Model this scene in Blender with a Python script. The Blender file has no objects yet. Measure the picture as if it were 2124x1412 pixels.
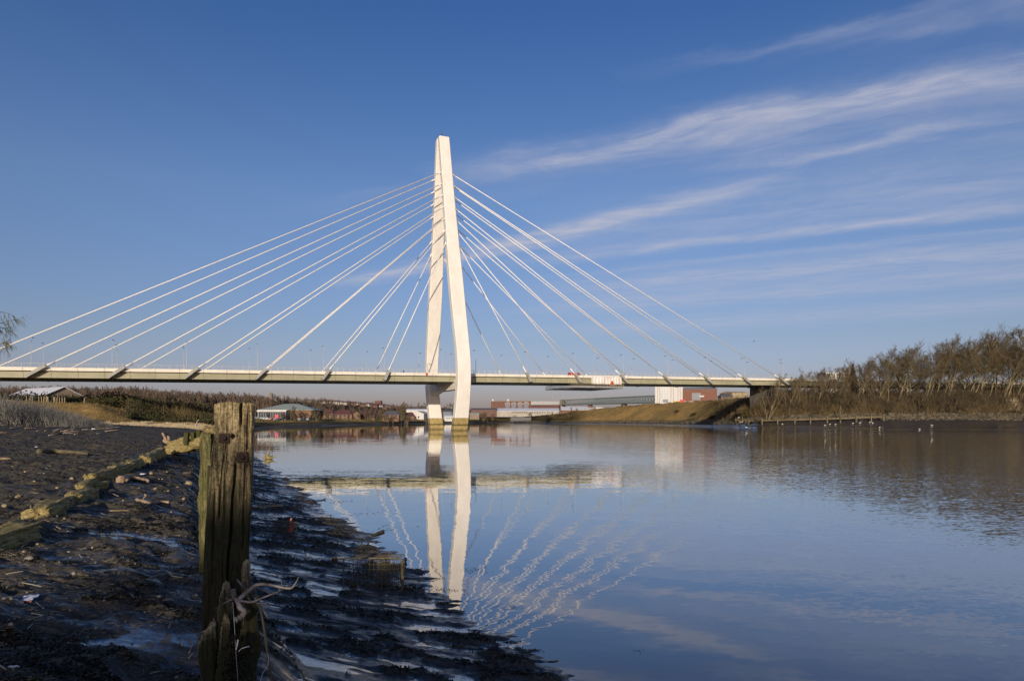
import bpy, bmesh, math, random
import numpy as np
from mathutils import Vector, Matrix
R = math.radians
C = bpy.context.scene.collection
SC = bpy.context.scene

# ------------------------------------------------------------------ camera, sky, sun, exposure
CAM_H, HOR, FPX = 3.7, 870.0, 1416.0          # eye height, horizon row and focal length in photo pixels
cam_d = bpy.data.cameras.new('camera'); cam = bpy.data.objects.new('camera', cam_d); C.objects.link(cam)
cam.location = (0, 0, CAM_H); cam.rotation_euler = (R(90), 0, 0)
cam_d.sensor_width = 36; cam_d.lens = 24.0; cam_d.shift_y = 164/2124; cam_d.clip_start = 0.1; cam_d.clip_end = 20000
SC.camera = cam
SUN_EL, SUN_AZ = 12.0, 188.0                   # azimuth clockwise from +Y
sun_dir = Vector((math.sin(R(SUN_AZ))*math.cos(R(SUN_EL)), math.cos(R(SUN_AZ))*math.cos(R(SUN_EL)), math.sin(R(SUN_EL))))
sl = bpy.data.lights.new('sun', 'SUN'); sl.energy = 4.1; sl.angle = R(0.5); sl.color = (1.0, 0.885, 0.735)
so = bpy.data.objects.new('sun', sl); C.objects.link(so); so.location = (0, -50, 80)
so.rotation_euler = (-sun_dir).to_track_quat('-Z', 'Y').to_euler()
SC.view_settings.view_transform = 'Standard'; SC.view_settings.look = 'None'
SC.view_settings.exposure = 0.0; SC.view_settings.gamma = 1.0; SC.view_settings.use_curve_mapping = False

class NT:
    """tiny node-tree writer"""
    def __init__(s, nt): s.nt = nt
    def n(s, t, **kw):
        nd = s.nt.nodes.new(t)
        for k, v in kw.items(): setattr(nd, k, v)
        return nd
    def put(s, sock, v):
        if v is None: return
        if hasattr(v, 'is_linked') or hasattr(v, 'links'): s.nt.links.new(v, sock)
        else:
            if hasattr(sock.default_value, '__len__') and not hasattr(v, '__len__'): v = (v, v, v)
            if hasattr(v, '__len__') and len(sock.default_value) == 4 and len(v) == 3: v = tuple(v) + (1,)
            sock.default_value = v
    def m(s, op, a, b=None, c=None, clamp=False):
        nd = s.n('ShaderNodeMath', operation=op, use_clamp=clamp)
        for i, v in enumerate((a, b, c)):
            if v is not None: s.put(nd.inputs[i], v)
        return nd.outputs[0]
    def v(s, op, a, b=None, scale=None):
        nd = s.n('ShaderNodeVectorMath', operation=op)
        s.put(nd.inputs[0], a)
        if b is not None: s.put(nd.inputs[1], b)
        if scale is not None: s.put(nd.inputs[3], scale)
        return nd.outputs['Value'] if op in ('DOT_PRODUCT', 'LENGTH') else nd.outputs[0]
    def noise(s, vec, scale, detail=4, rough=.55, dist=0, col=False):
        nd = s.n('ShaderNodeTexNoise'); s.put(nd.inputs['Vector'], vec)
        nd.inputs['Scale'].default_value = scale; nd.inputs['Detail'].default_value = detail
        nd.inputs['Roughness'].default_value = rough; nd.inputs['Distortion'].default_value = dist
        return nd.outputs['Color'] if col else nd.outputs['Fac']
    def ramp(s, fac, stops):
        nd = s.n('ShaderNodeValToRGB'); s.put(nd.inputs[0], fac)
        el = nd.color_ramp.elements
        while len(el) < len(stops): el.new(.5)
        for e, (p, c) in zip(el, stops):
            e.position = p; e.color = (tuple(c) + (1,)) if hasattr(c, '__len__') else (c, c, c, 1)
        return nd.outputs[0]
    def mix(s, fac, a, b, mode='MIX'):
        nd = s.n('ShaderNodeMix', data_type='RGBA', blend_type=mode)
        s.put(nd.inputs[0], fac); s.put(nd.inputs[6], a); s.put(nd.inputs[7], b)
        return nd.outputs[2]
    def scl(s, vec, sc):
        return s.v('MULTIPLY', vec, sc)
    def maprange(s, x, a, b, c=0, d=1):
        nd = s.n('ShaderNodeMapRange'); s.put(nd.inputs[0], x)
        for i, v in enumerate((a, b, c, d)): nd.inputs[i+1].default_value = v
        return nd.outputs[0]
    def sep(s, vec):
        nd = s.n('ShaderNodeSeparateXYZ'); s.put(nd.inputs[0], vec); return nd.outputs
    def comb(s, x, y, z):
        nd = s.n('ShaderNodeCombineXYZ')
        for i, v in enumerate((x, y, z)): s.put(nd.inputs[i], v)
        return nd.outputs[0]

w = bpy.data.worlds.new('World'); SC.world = w; w.use_nodes = True
w.node_tree.nodes.clear(); t = NT(w.node_tree)
sky = t.n('ShaderNodeTexSky', sky_type='NISHITA', sun_disc=False)
sky.sun_elevation = R(SUN_EL); sky.sun_rotation = R(SUN_AZ); sky.air_density = 1.0; sky.dust_density = 1.2; sky.ozone_density = 2.2
SKY = 0.115
# thin cirrus: a flat layer high overhead, streaks drawn out along one wind direction
dr = t.n('ShaderNodeNewGeometry').outputs['Incoming']
dr = t.v('SCALE', dr, scale=-1.0)
sx, sy, sz = t.sep(dr)
szc = t.m('MAXIMUM', sz, 0.03)
px_, py_ = t.m('DIVIDE', sx, szc), t.m('DIVIDE', sy, szc)
S_ = t.m('ADD', t.m('MULTIPLY', px_, .894), t.m('MULTIPLY', py_, -.447))
T_ = t.m('ADD', t.m('MULTIPLY', px_, .447), t.m('MULTIPLY', py_, .894))
ST = t.comb(S_, T_, 0.0)
warp = t.m('SUBTRACT', t.noise(t.scl(ST, (1.1, 2.0, 1)), 1.5, 5, .6), .5)
Tw = t.m('ADD', T_, t.m('MULTIPLY', warp, .38))
fib = t.noise(t.v('ADD', t.scl(t.comb(S_, Tw, 0.0), (1.0, 7.0, 1)), (3.1, 8.2, 0)), 1.6, 7, .62, .4)
fib = t.maprange(fib, .36, .70)
puff = t.maprange(t.noise(t.v('ADD', t.scl(ST, (1.3, 2.6, 1)), (7.7, 1.2, 3)), 1.7, 6, .62, .6), .36, .66)
def streak(t0, slope, wd, s0, s1, soft, amp):
    c = t.m('ADD', t0, t.m('MULTIPLY', S_, slope))
    q = t.m('DIVIDE', t.m('SUBTRACT', Tw, c), wd)
    g = t.m('POWER', 2.718, t.m('MULTIPLY', t.m('MULTIPLY', q, q), -1.0))
    win = t.m('MULTIPLY', t.maprange(S_, s0-soft, s0+soft), t.maprange(S_, s1-soft, s1+soft, 1, 0))
    return t.m('MULTIPLY', t.m('MULTIPLY', g, win), amp)
den = streak(2.40, 0.0, .10, -1.35, .55, .25, 1.0)
for a in ((2.55, -.02, .17, -1.2, 1.0, .5, .35), (2.98, -.29, .13, -3.3, -.45, .3, 1.25), (2.78, 0.0, .055, -.4, .35, .2, .5), (1.93, 0.0, .045, -.35, .4, .3, .38),
          (2.03, .03, .05, -.05, .9, .25, .32), (3.93, 0, .12, -1.7, 1.6, .5, .75), (4.4, 0, .09, -1.6, 1.8, .5, .45), (4.9, 0, .32, -1.9, 1.8, .6, .85), (5.7, 0, .45, -2.5, 2.3, .7, .7), (7.2, 0, .6, -3.0, 3.5, .9, .5), (3.6, -.05, .30, -1.4, 1.0, .6, .32), (3.3, 0, .55, -.8, 2.0, .8, .34), (2.62, 0, .35, -.3, 1.3, .6, .22), (1.98, 0.08, .16, .2, 1.1, .3, .22),
          (2.47, 0, .07, -2.2, -1.4, .4, .16)):
    den = t.m('ADD', den, streak(*a))
tex = t.m('ADD', .28, t.m('MULTIPLY', t.m('ADD', t.m('MULTIPLY', fib, .42), t.m('MULTIPLY', puff, .58)), .88))
alpha = t.m('MULTIPLY', t.m('MULTIPLY', den, tex), .74, clamp=True)
skyc = t.n('ShaderNodeHueSaturation'); skyc.inputs['Saturation'].default_value = 1.18; skyc.inputs['Value'].default_value = 1.0
t.put(skyc.inputs['Color'], sky.outputs[0])
cool = t.ramp(sz, [(0.0, (.80, .68, 1.12)), (.045, (.80, .69, 1.06)), (.11, (.84, .71, .90)), (.30, (1.10, .90, 1.04)), (.52, (.66, .725, 1.02)), (.9, (.6, .7, 1.0))])   # camera white balance and the deepening blue overhead
cl = t.mix(1.0, skyc.outputs[0], cool, 'MULTIPLY')
cl = t.mix(alpha, cl, (4.2, 4.3, 5.2))
bg = t.n('ShaderNodeBackground'); t.put(bg.inputs[0], cl); bg.inputs[1].default_value = SKY
t.nt.links.new(bg.outputs[0], t.n('ShaderNodeOutputWorld').inputs[0])

# ------------------------------------------------------------------ helpers
def XP(px, Z): return (px-1062.0)/FPX*Z          # metres right of the view axis for a photo column at depth Z
def ZP(py, Z): return CAM_H + (HOR-py)/FPX*Z     # height for a photo row at depth Z
def P3(px, py, Z): return Vector((XP(px, Z), Z, ZP(py, Z)))

def _hash(ix, iy, seed):
    h = (ix.astype(np.int64)*374761393 + iy.astype(np.int64)*668265263 + seed*1442695041) & 0x7fffffff
    h = ((h ^ (h >> 13))*1274126177) & 0x7fffffff
    h = h ^ (h >> 16)
    return (h & 0xffff)/65535.0
def vn(x, y, seed=0):
    x = np.asarray(x, float); y = np.asarray(y, float)
    ix, iy = np.floor(x), np.floor(y); fx, fy = x-ix, y-iy
    fx = fx*fx*(3-2*fx); fy = fy*fy*(3-2*fy)
    a = _hash(ix, iy, seed); b = _hash(ix+1, iy, seed); c = _hash(ix, iy+1, seed); d = _hash(ix+1, iy+1, seed)
    return (a*(1-fx)+b*fx)*(1-fy) + (c*(1-fx)+d*fx)*fy
def fbm(x, y, oct=4, seed=0, gain=.5):
    s = 0; a = 1; tot = 0
    x = np.asarray(x, float); y = np.asarray(y, float)
    for i in range(oct):
        s = s + a*(vn(x, y, seed+i*17)-.5); tot += a; a *= gain
        x, y = x*2.03+11.3, y*2.03+5.7
    return s/tot*2          # about -1..1
def sstep(x, a, b):
    q = np.clip((np.asarray(x, float)-a)/(b-a), 0, 1); return q*q*(3-2*q)

def mesh_np(name, V, F, smooth=True):
    """mesh from an (n,3) array and an (m,k) index array, k constant"""
    V = np.asarray(V, np.float32); F = np.asarray(F, np.int32); k = F.shape[1]
    me = bpy.data.meshes.new(name)
    me.vertices.add(len(V)); me.vertices.foreach_set('co', V.ravel())
    me.loops.add(F.size); me.loops.foreach_set('vertex_index', F.ravel())
    me.polygons.add(len(F)); me.polygons.foreach_set('loop_start', np.arange(0, F.size, k, dtype=np.int32))
    me.polygons.foreach_set('use_smooth', np.full(len(F), smooth))
    me.update(calc_edges=True); me.validate()
    return me
def link(name, me, mat, parent=None):
    o = bpy.data.objects.new(name, me); C.objects.link(o)
    if mat is not None and not me.materials: me.materials.append(mat)
    if parent is not None: o.parent = parent
    return o
def tag(o, label=None, cat=None, group=None, kind=None):
    if label: o['label'] = label
    if cat: o['category'] = cat
    if group: o['group'] = group
    if kind: o['kind'] = kind
    return o
def thing(name, label, cat, loc=(0, 0, 0), rz=0, group=None):
    o = bpy.data.objects.new(name, None); C.objects.link(o); o.empty_display_size = .2
    o.location = loc; o.rotation_euler = (0, 0, rz)
    return tag(o, label, cat, group)
def dup(root, loc, rz=0, sc=1.0, label=None, group=None):
    r = root.copy(); C.objects.link(r); r.location = loc; r.rotation_euler = (0, 0, rz)
    r.scale = sc if hasattr(sc, '__len__') else (sc, sc, sc)
    if label: r['label'] = label
    if group: r['group'] = group
    for ch in list(root.children):
        c = ch.copy(); C.objects.link(c); c.parent = r
        for g in list(ch.children):
            d = g.copy(); C.objects.link(d); d.parent = c
    return r

class MB:
    """collects boxes, tubes, prisms into one mesh"""
    def __init__(s): s.v = []; s.f = []
    def add(s, vs, fs):
        o = len(s.v); s.v += [tuple(q) for q in vs]; s.f += [tuple(i+o for i in f) for f in fs]; return s
    def box(s, c, size, rz=0, M=None):
        hx, hy, hz = size[0]/2, size[1]/2, size[2]/2
        vs = [Vector((x, y, z)) for z in (-hz, hz) for x, y in ((-hx, -hy), (hx, -hy), (hx, hy), (-hx, hy))]
        if M is not None: vs = [M @ q for q in vs]
        elif rz:
            m = Matrix.Rotation(rz, 3, 'Z'); vs = [m @ q for q in vs]
        c = Vector(c)
        return s.add([q+c for q in vs], [(3, 2, 1, 0), (4, 5, 6, 7), (0, 1, 5, 4), (1, 2, 6, 5), (2, 3, 7, 6), (3, 0, 4, 7)])
    def bar(s, a, b, wx, wz):
        """rectangular bar from a to b, wz in the upright direction"""
        a, b = Vector(a), Vector(b); d = (b-a).normalized()
        up = Vector((0, 0, 1)) if abs(d.z) < .98 else Vector((0, 1, 0))
        r = d.cross(up).normalized()*wx/2; u = r.cross(d).normalized()*wz/2
        vs = [p+q for p in (a, b) for q in (-r-u, r-u, r+u, -r+u)]
        return s.add(vs, [(0, 1, 2, 3), (7, 6, 5, 4), (0, 4, 5, 1), (1, 5, 6, 2), (2, 6, 7, 3), (3, 7, 4, 0)])
    def tube(s, pts, rad, n=6, cap=True):
        pts = [Vector(p) for p in pts]; rr = rad if hasattr(rad, '__len__') else [rad]*len(pts)
        o = len(s.v); prev = None
        for i, p in enumerate(pts):
            d = (pts[min(i+1, len(pts)-1)]-pts[max(i-1, 0)]).normalized()
            if prev is None:
                up = Vector((0, 0, 1)) if abs(d.z) < .9 else Vector((1, 0, 0))
                r = d.cross(up).normalized()
            else:
                r = (prev - d*prev.dot(d)).normalized()
            prev = r; u = d.cross(r)
            for k in range(n):
                a = 2*math.pi*k/n
                s.v.append(tuple(p + (r*math.cos(a)+u*math.sin(a))*rr[i]))
        for i in range(len(pts)-1):
            for k in range(n):
                k2 = (k+1) % n
                s.f.append((o+i*n+k, o+i*n+k2, o+(i+1)*n+k2, o+(i+1)*n+k))
        if cap:
            s.f.append(tuple(o+k for k in reversed(range(n)))); s.f.append(tuple(o+(len(pts)-1)*n+k for k in range(n)))
        return s
    def prism(s, poly, y0, y1):
        """polygon in x,z extruded along y"""
        n = len(poly)
        vs = [(x, y0, z) for x, z in poly]+[(x, y1, z) for x, z in poly]
        fs = [tuple(range(n)), tuple(reversed(range(n, 2*n)))]+[(i, i+n, (i+1) % n+n, (i+1) % n) for i in range(n)]
        return s.add(vs, fs)
    def blob(s, c, r, seed=0, nu=10, nv=7, amp=.25):
        rs = np.random.RandomState(seed); c = Vector(c); o = len(s.v)
        off = rs.rand(3)*50
        for j in range(nv+1):
            th = math.pi*j/nv
            for i in range(nu):
                ph = 2*math.pi*i/nu
                d = Vector((math.sin(th)*math.cos(ph), math.sin(th)*math.sin(ph), math.cos(th)))
                k = 1 + amp*float(fbm(d.x*1.6+off[0]+d.z, d.y*1.6+off[1]-d.z*.7, 3, seed))
                s.v.append(tuple(c + Vector((d.x*r[0], d.y*r[1], d.z*r[2]))*k))
        for j in range(nv):
            for i in range(nu):
                i2 = (i+1) % nu
                s.f.append((o+j*nu+i, o+(j+1)*nu+i, o+(j+1)*nu+i2, o+j*nu+i2))
        return s
    def mesh(s, name, smooth=False):
        me = bpy.data.meshes.new(name); me.from_pydata([tuple(q) for q in s.v], [], s.f)
        bm = bmesh.new(); bm.from_mesh(me); bmesh.ops.recalc_face_normals(bm, faces=bm.faces); bm.to_mesh(me); bm.free()
        if smooth: me.polygons.foreach_set('use_smooth', [True]*len(me.polygons))
        me.update(); return me
    def build(s, name, mat, parent=None, smooth=False):
        return link(name, s.mesh(name, smooth), mat, parent)

# ------------------------------------------------------------------ materials
def mk(name, stops, scale=4, rough=.7, stretch=(1, 1, 1), bump=0, bscale=None, spec=.4, detail=6, metal=0, space='obj', bdist=.05, rvar=0):
    m = bpy.data.materials.new(name); m.use_nodes = True; m.node_tree.nodes.clear(); t = NT(m.node_tree)
    co = t.n('ShaderNodeTexCoord').outputs['Object'] if space == 'obj' else t.n('ShaderNodeNewGeometry').outputs['Position']
    vec = t.scl(co, stretch)
    fac = t.noise(vec, scale, detail, .6)
    col = t.ramp(fac, stops)
    b = t.n('ShaderNodeBsdfPrincipled'); t.put(b.inputs['Base Color'], col)
    b.inputs['Roughness'].default_value = rough; b.inputs['Specular IOR Level'].default_value = spec; b.inputs['Metallic'].default_value = metal
    if rvar: t.put(b.inputs['Roughness'], t.m('ADD', rough-rvar, t.m('MULTIPLY', t.noise(vec, scale*1.7, 3), 2*rvar)))
    if bump:
        bn = t.n('ShaderNodeBump'); bn.inputs['Strength'].default_value = bump; bn.inputs['Distance'].default_value = bdist
        t.put(bn.inputs['Height'], t.noise(vec, bscale or scale*3, 5, .6)); t.put(b.inputs['Normal'], bn.outputs[0])
    t.nt.links.new(b.outputs[0], t.n('ShaderNodeOutputMaterial').inputs[0])
    return m
def jointed(m, dv, step, width, dark):
    """fine panel joints across a deck strip"""
    t = NT(m.node_tree); b = [n for n in m.node_tree.nodes if n.type == 'BSDF_PRINCIPLED'][0]; src = b.inputs['Base Color'].links[0].from_socket
    s_ = t.v('DOT_PRODUCT', t.n('ShaderNodeNewGeometry').outputs['Position'], dv)
    j = t.m('LESS_THAN', t.m('FRACT', t.m('DIVIDE', s_, step)), width/step)
    st = t.maprange(t.noise(t.comb(s_, 0.0, 0.0), .55, 5, .7), .55, .75)
    c = t.mix(t.m('MULTIPLY', st, .30), src, dark); t.put(b.inputs['Base Color'], t.mix(t.m('MULTIPLY', j, .6), c, dark))
def two(a, b, lo=.35, hi=.65): return [(lo, a), (hi, b)]
M = {}
M['steel_white'] = mk('white_bridge_paint', two((.70, .66, .58), (.80, .76, .68)), .25, .45, spec=.4)
M['steel_cream'] = mk('cream_parapet', two((.62, .57, .46), (.74, .69, .57)), .3, .6, stretch=(1, 1, 3))
M['steel_olive'] = mk('olive_girder_paint', two((.27, .255, .16), (.33, .31, .20)), .25, .55, stretch=(1, 1, 2))
M['fin_grey'] = mk('grey_fin_paint', two((.26, .26, .22), (.34, .33, .28)), .5, .55)
M['cable'] = mk('cable_sheath', two((.72, .69, .63), (.78, .75, .69)), .5, .45)
M['rail'] = mk('rail_steel', two((.34, .34, .32), (.44, .43, .4)), 1, .5)
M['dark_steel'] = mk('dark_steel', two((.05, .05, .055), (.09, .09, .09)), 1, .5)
M['asphalt'] = mk('asphalt', two((.045, .045, .047), (.07, .07, .07)), 3, .85)
M['bridge_dark'] = mk('void_dark_concrete', two((.07, .065, .055), (.13, .12, .10)), .5, .9)  # shade of the dark void under the deck end painted into the concrete
M['wet_timber'] = mk('wet_brown_timber', two((.065, .05, .025), (.15, .112, .052)), 1.2, .8)
M['concrete'] = mk('concrete', two((.26, .24, .2), (.38, .36, .31)), .5, .85, bump=.2)
M['lamp_grey'] = mk('lamp_post_grey', two((.36, .37, .38), (.46, .47, .48)), 1, .45)
M['red'] = mk('red_paint', two((.45, .02, .02), (.55, .03, .025)), 2, .45)
M['brick'] = mk('red_brick', two((.15, .068, .046), (.22, .105, .07)), .9, .85, stretch=(1, 1, 3), bump=.2, bscale=6)
M['brick_orange'] = mk('orange_brick', two((.18, .10, .06), (.25, .14, .085)), .8, .85, stretch=(1, 1, 3))
M['brick_dark'] = mk('old_dark_brick', two((.12, .06, .045), (.19, .10, .075)), .6, .9, stretch=(1, 1, 3))
M['roof_red'] = mk('dark_red_tiles', two((.085, .036, .032), (.14, .058, .05)), 1.2, .8, stretch=(1, 1, 4))
M['roof_slate'] = mk('slate_roof', two((.07, .07, .08), (.13, .13, .14)), 1.2, .7)
M['roof_green'] = mk('pale_green_metal_roof', two((.27, .31, .25), (.34, .38, .31)), .5, .5)
M['white_wall'] = mk('white_cladding', two((.46, .44, .40), (.58, .56, .51)), .4, .6)
M['white_roof'] = mk('white_sheet_roof', two((.60, .60, .60), (.74, .74, .73)), .4, .5)
M['muted_cream'] = mk('muted_cream_render', two((.30, .27, .22), (.42, .385, .32)), .3, .8)
M['pale_wall'] = mk('pale_grey_cladding', two((.46, .46, .44), (.54, .54, .52)), .3, .6, stretch=(4, 4, .3))
M['tan_strip'] = mk('tan_strip', two((.34, .25, .15), (.42, .31, .2)), .6, .7)
M['grey_wall'] = mk('grey_cladding', two((.14, .15, .165), (.20, .21, .225)), .5, .6)
M['glass'] = mk('window_glass', two((.03, .035, .04), (.06, .07, .085)), .4, .12, spec=.6)
M['door_grey'] = mk('grey_shutter', two((.17, .18, .20), (.23, .24, .26)), .5, .6, stretch=(1, 1, 6))
M['stone'] = mk('old_sandstone', two((.16, .12, .085), (.26, .21, .15)), .5, .9)
M['truss_green'] = mk('grey_green_truss_paint', two((.10, .135, .125), (.16, .20, .18)), .4, .6)
M['yellow'] = mk('yellow_paint', two((.62, .38, .02), (.72, .47, .03)), 1, .5)
M['blue_dark'] = mk('dark_blue_paint', two((.02, .045, .09), (.04, .07, .13)), 1, .4)
M['car_white'] = mk('white_car_paint', two((.68, .68, .68), (.76, .76, .76)), 1, .25)
M['car_silver'] = mk('silver_car_paint', two((.36, .37, .39), (.44, .45, .47)), 1, .25, metal=.3)
M['tyre'] = mk('tyre_rubber', two((.015, .015, .015), (.03, .03, .03)), 4, .9)
M['bark_pale'] = mk('pale_olive_bark', two((.11, .09, .045), (.24, .195, .105)), 1.5, .9, stretch=(1, 1, .3))
M['bark'] = mk('bark', two((.075, .062, .035), (.165, .135, .07)), 2.5, .9, stretch=(1, 1, .3))
M['twig'] = mk('twigs', two((.070, .050, .028), (.125, .088, .046)), .25, .9)
M['twig_buds'] = mk('budding_twigs', two((.075, .060, .026), (.135, .10, .044)), .25, .9)
M['twig_far'] = mk('far_twigs', two((.085, .064, .045), (.15, .105, .075)), .05, .95, space='world')
M['evergreen'] = mk('evergreen_needles', two((.012, .028, .014), (.03, .05, .025)), .6, .9)
M['thicket'] = mk('thicket_leaves', two((.030, .032, .012), (.085, .075, .028)), .18, .95, space='world')
M['grey_scrub'] = mk('grey_scrub', two((.10, .10, .085), (.21, .20, .17)), .35, .95, space='world')
M['bramble'] = mk('bramble_twigs', [(.3, (.045, .035, .018)), (.5, (.115, .083, .038)), (.72, (.20, .14, .062))], .2, .95, space='world')
M['dark_scrub'] = mk('dark_scrub_twigs', two((.028, .023, .012), (.085, .06, .03)), .25, .95, space='world')
M['reed'] = mk('dry_reeds', two((.30, .23, .13), (.46, .37, .23)), .6, .9, space='world')
M['willow'] = mk('willow_twigs', two((.10, .095, .022), (.20, .17, .05)), 1, .85)
M['seaweed'] = mk('bladderwrack', two((.008, .0075, .005), (.030, .025, .013)), 3, .5, spec=.25, space='world')
M['straw'] = mk('straw', two((.12, .095, .055), (.32, .26, .17)), 2, .8, space='world')
M['drift'] = mk('driftwood', two((.20, .13, .075), (.40, .29, .18)), 6, .85, stretch=(1, 1, 1), bump=.4, bscale=30, bdist=.01)
M['branch_grey'] = mk('weathered_branch', [(.35, (.07, .055, .045)), (.5, (.22, .185, .155)), (.66, (.38, .33, .29))], 14, .8, bump=.5, bscale=45, bdist=.006)
M['stick'] = mk('pale_stick', two((.26, .22, .15), (.48, .42, .32)), 8, .8)
M['pebble'] = mk('pebble', two((.10, .088, .07), (.27, .24, .185)), 6, .75, bump=.4, bscale=22, bdist=.01)
M['pebble_tan'] = mk('tan_stone', two((.20, .15, .08), (.36, .28, .15)), 5, .8, bump=.5, bscale=18, bdist=.02)
M['riprap'] = mk('riprap_rock', two((.035, .030, .019), (.13, .105, .062)), .5, .9, space='world')
M['rust'] = mk('rusted_iron', [(.3, (.028, .020, .015)), (.52, (.06, .035, .022)), (.72, (.13, .065, .03))], 40, .85, bump=.6, bscale=90, bdist=.004)
M['trolley'] = mk('muddy_rusted_wire', [(.3, (.06, .05, .026)), (.55, (.14, .11, .055)), (.75, (.24, .18, .085))], 14, .7)
M['trolley_red'] = mk('faded_red_plastic', two((.16, .035, .022), (.36, .075, .04)), 8, .55)
M['paper'] = mk('white_packet', two((.62, .64, .70), (.75, .76, .8)), 6, .4)
M['gull_white'] = mk('white_feathers', two((.70, .69, .66), (.8, .79, .77)), 4, .8)
M['gull_grey'] = mk('grey_feathers', two((.30, .31, .33), (.38, .39, .41)), 4, .8)
M['cloth_dark'] = mk('dark_clothing', two((.015, .016, .02), (.035, .036, .042)), 4, .9)
M['skin'] = mk('skin', two((.42, .25, .18), (.5, .31, .23)), 3, .6)
M['line'] = mk('nylon_line', two((.5, .5, .48), (.62, .62, .6)), 3, .3)
M['sheet'] = mk('scaffold_sheeting', [(.3, (.46, .40, .34)), (.5, (.66, .61, .54)), (.7, (.74, .71, .66))], .35, .6, stretch=(2.5, 2.5, .35), bump=.5, bscale=1.2, bdist=.2)
M['scaffold'] = mk('scaffold_tube', two((.20, .17, .11), (.36, .31, .2)), 1, .6)
M['orange'] = mk('orange_mesh', two((.55, .16, .06), (.66, .22, .09)), 1, .7)

def mud_material(name, near=True):
    m = bpy.data.materials.new(name); m.use_nodes = True; m.node_tree.nodes.clear(); t = NT(m.node_tree)
    p = t.n('ShaderNodeNewGeometry').outputs['Position']
    n1 = t.noise(p, .9, 6, .6); n2 = t.noise(t.scl(p, (1, 1.6, 1)), 9, 6, .65); n3 = t.noise(p, 60, 4, .6)
    wet = t.n('ShaderNodeAttribute', attribute_name='wet').outputs['Fac']
    col = t.ramp(n2, [(.25, (.016, .0145, .0132)), (.5, (.041, .037, .032)), (.78, (.090, .078, .064))])
    olive = t.ramp(n1, [(.45, (.96, .98, 1.02)), (.7, (1.08, 1.0, .82))])
    col = t.mix(1.0, col, olive, 'MULTIPLY')
    dry = t.m('SUBTRACT', 1.0, wet, clamp=True); dk = t.m('ADD', .85, t.m('MULTIPLY', dry, 1.35)); col = t.mix(1.0, col, t.comb(dk, t.m('MULTIPLY', dk, .97), t.m('MULTIPLY', dk, .86)), 'MULTIPLY')
    n4 = t.noise(t.scl(p, (1, 2.4, 1)), 26, 5, .65)
    wetn = t.m('ADD', t.m('MULTIPLY', wet, .95), t.m('MULTIPLY', t.m('SUBTRACT', t.noise(t.scl(p, (.45, 2.0, 1)), 1.7, 6, .66), .5), 2.4))
    wf = t.maprange(wetn, .34, .80)
    rough = t.m('SUBTRACT', .82, t.m('MULTIPLY', wf, .66))
    b = t.n('ShaderNodeBsdfPrincipled'); t.put(b.inputs['Base Color'], col); t.put(b.inputs['Roughness'], rough)
    t.put(b.inputs['Specular IOR Level'], t.m('ADD', .10, t.m('MULTIPLY', wf, .45)))
    film = t.n('ShaderNodeAttribute', attribute_name='film').outputs['Fac']
    ff = t.maprange(t.m('ADD', film, t.m('MULTIPLY', t.m('SUBTRACT', t.noise(t.scl(p, (1, 3.0, 1)), 6, 6, .72), .5), 2.2)), .46, .66)
    t.put(b.inputs['Coat Weight'], ff); b.inputs['Coat Roughness'].default_value = .06; b.inputs['Coat IOR'].default_value = 1.95
    cb = t.n('ShaderNodeBump'); cb.inputs['Strength'].default_value = .25; cb.inputs['Distance'].default_value = .01; t.put(cb.inputs['Height'], n2); t.put(b.inputs['Coat Normal'], cb.outputs[0])
    bn = t.n('ShaderNodeBump'); bn.inputs['Distance'].default_value = .02
    t.put(bn.inputs['Strength'], t.m('SUBTRACT', .85, t.m('MULTIPLY', wf, .22)))
    t.put(bn.inputs['Height'], t.m('ADD', t.m('ADD', t.m('MULTIPLY', n2, .8), t.m('MULTIPLY', n4, .75)), t.m('MULTIPLY', n3, .25))); t.put(b.inputs['Normal'], bn.outputs[0])
    t.nt.links.new(b.outputs[0], t.n('ShaderNodeOutputMaterial').inputs[0])
    return m
M['mud'] = mud_material('wet_mud')
def ground_material():
    m = bpy.data.materials.new('bank_ground'); m.use_nodes = True; m.node_tree.nodes.clear(); t = NT(m.node_tree)
    p = t.n('ShaderNodeNewGeometry').outputs['Position']
    col = t.n('ShaderNodeVertexColor', layer_name='soil').outputs[0]
    k = t.ramp(t.noise(p, .35, 8, .7), [(.28, (.55, .55, .55)), (.72, (1.4, 1.4, 1.4))])
    wet = t.n('ShaderNodeAttribute', attribute_name='wet').outputs['Fac']
    b = t.n('ShaderNodeBsdfPrincipled'); t.put(b.inputs['Base Color'], t.mix(1.0, col, k, 'MULTIPLY'))
    t.put(b.inputs['Roughness'], t.m('SUBTRACT', .95, t.m('MULTIPLY', wet, .78)))
    t.put(b.inputs['Specular IOR Level'], t.m('MULTIPLY', wet, .95))
    t.put(b.inputs['Coat Weight'], t.m('MULTIPLY', wet, .75)); b.inputs['Coat Roughness'].default_value = .12; b.inputs['Coat IOR'].default_value = 1.8
    bn = t.n('ShaderNodeBump'); bn.inputs['Distance'].default_value = .25; t.put(bn.inputs['Strength'], t.m('SUBTRACT', .5, t.m('MULTIPLY', wet, .44)))
    t.put(bn.inputs['Height'], t.noise(p, 1.2, 5, .65)); t.put(b.inputs['Normal'], bn.outputs[0])
    t.nt.links.new(b.outputs[0], t.n('ShaderNodeOutputMaterial').inputs[0])
    return m
M['ground'] = ground_material()
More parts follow.
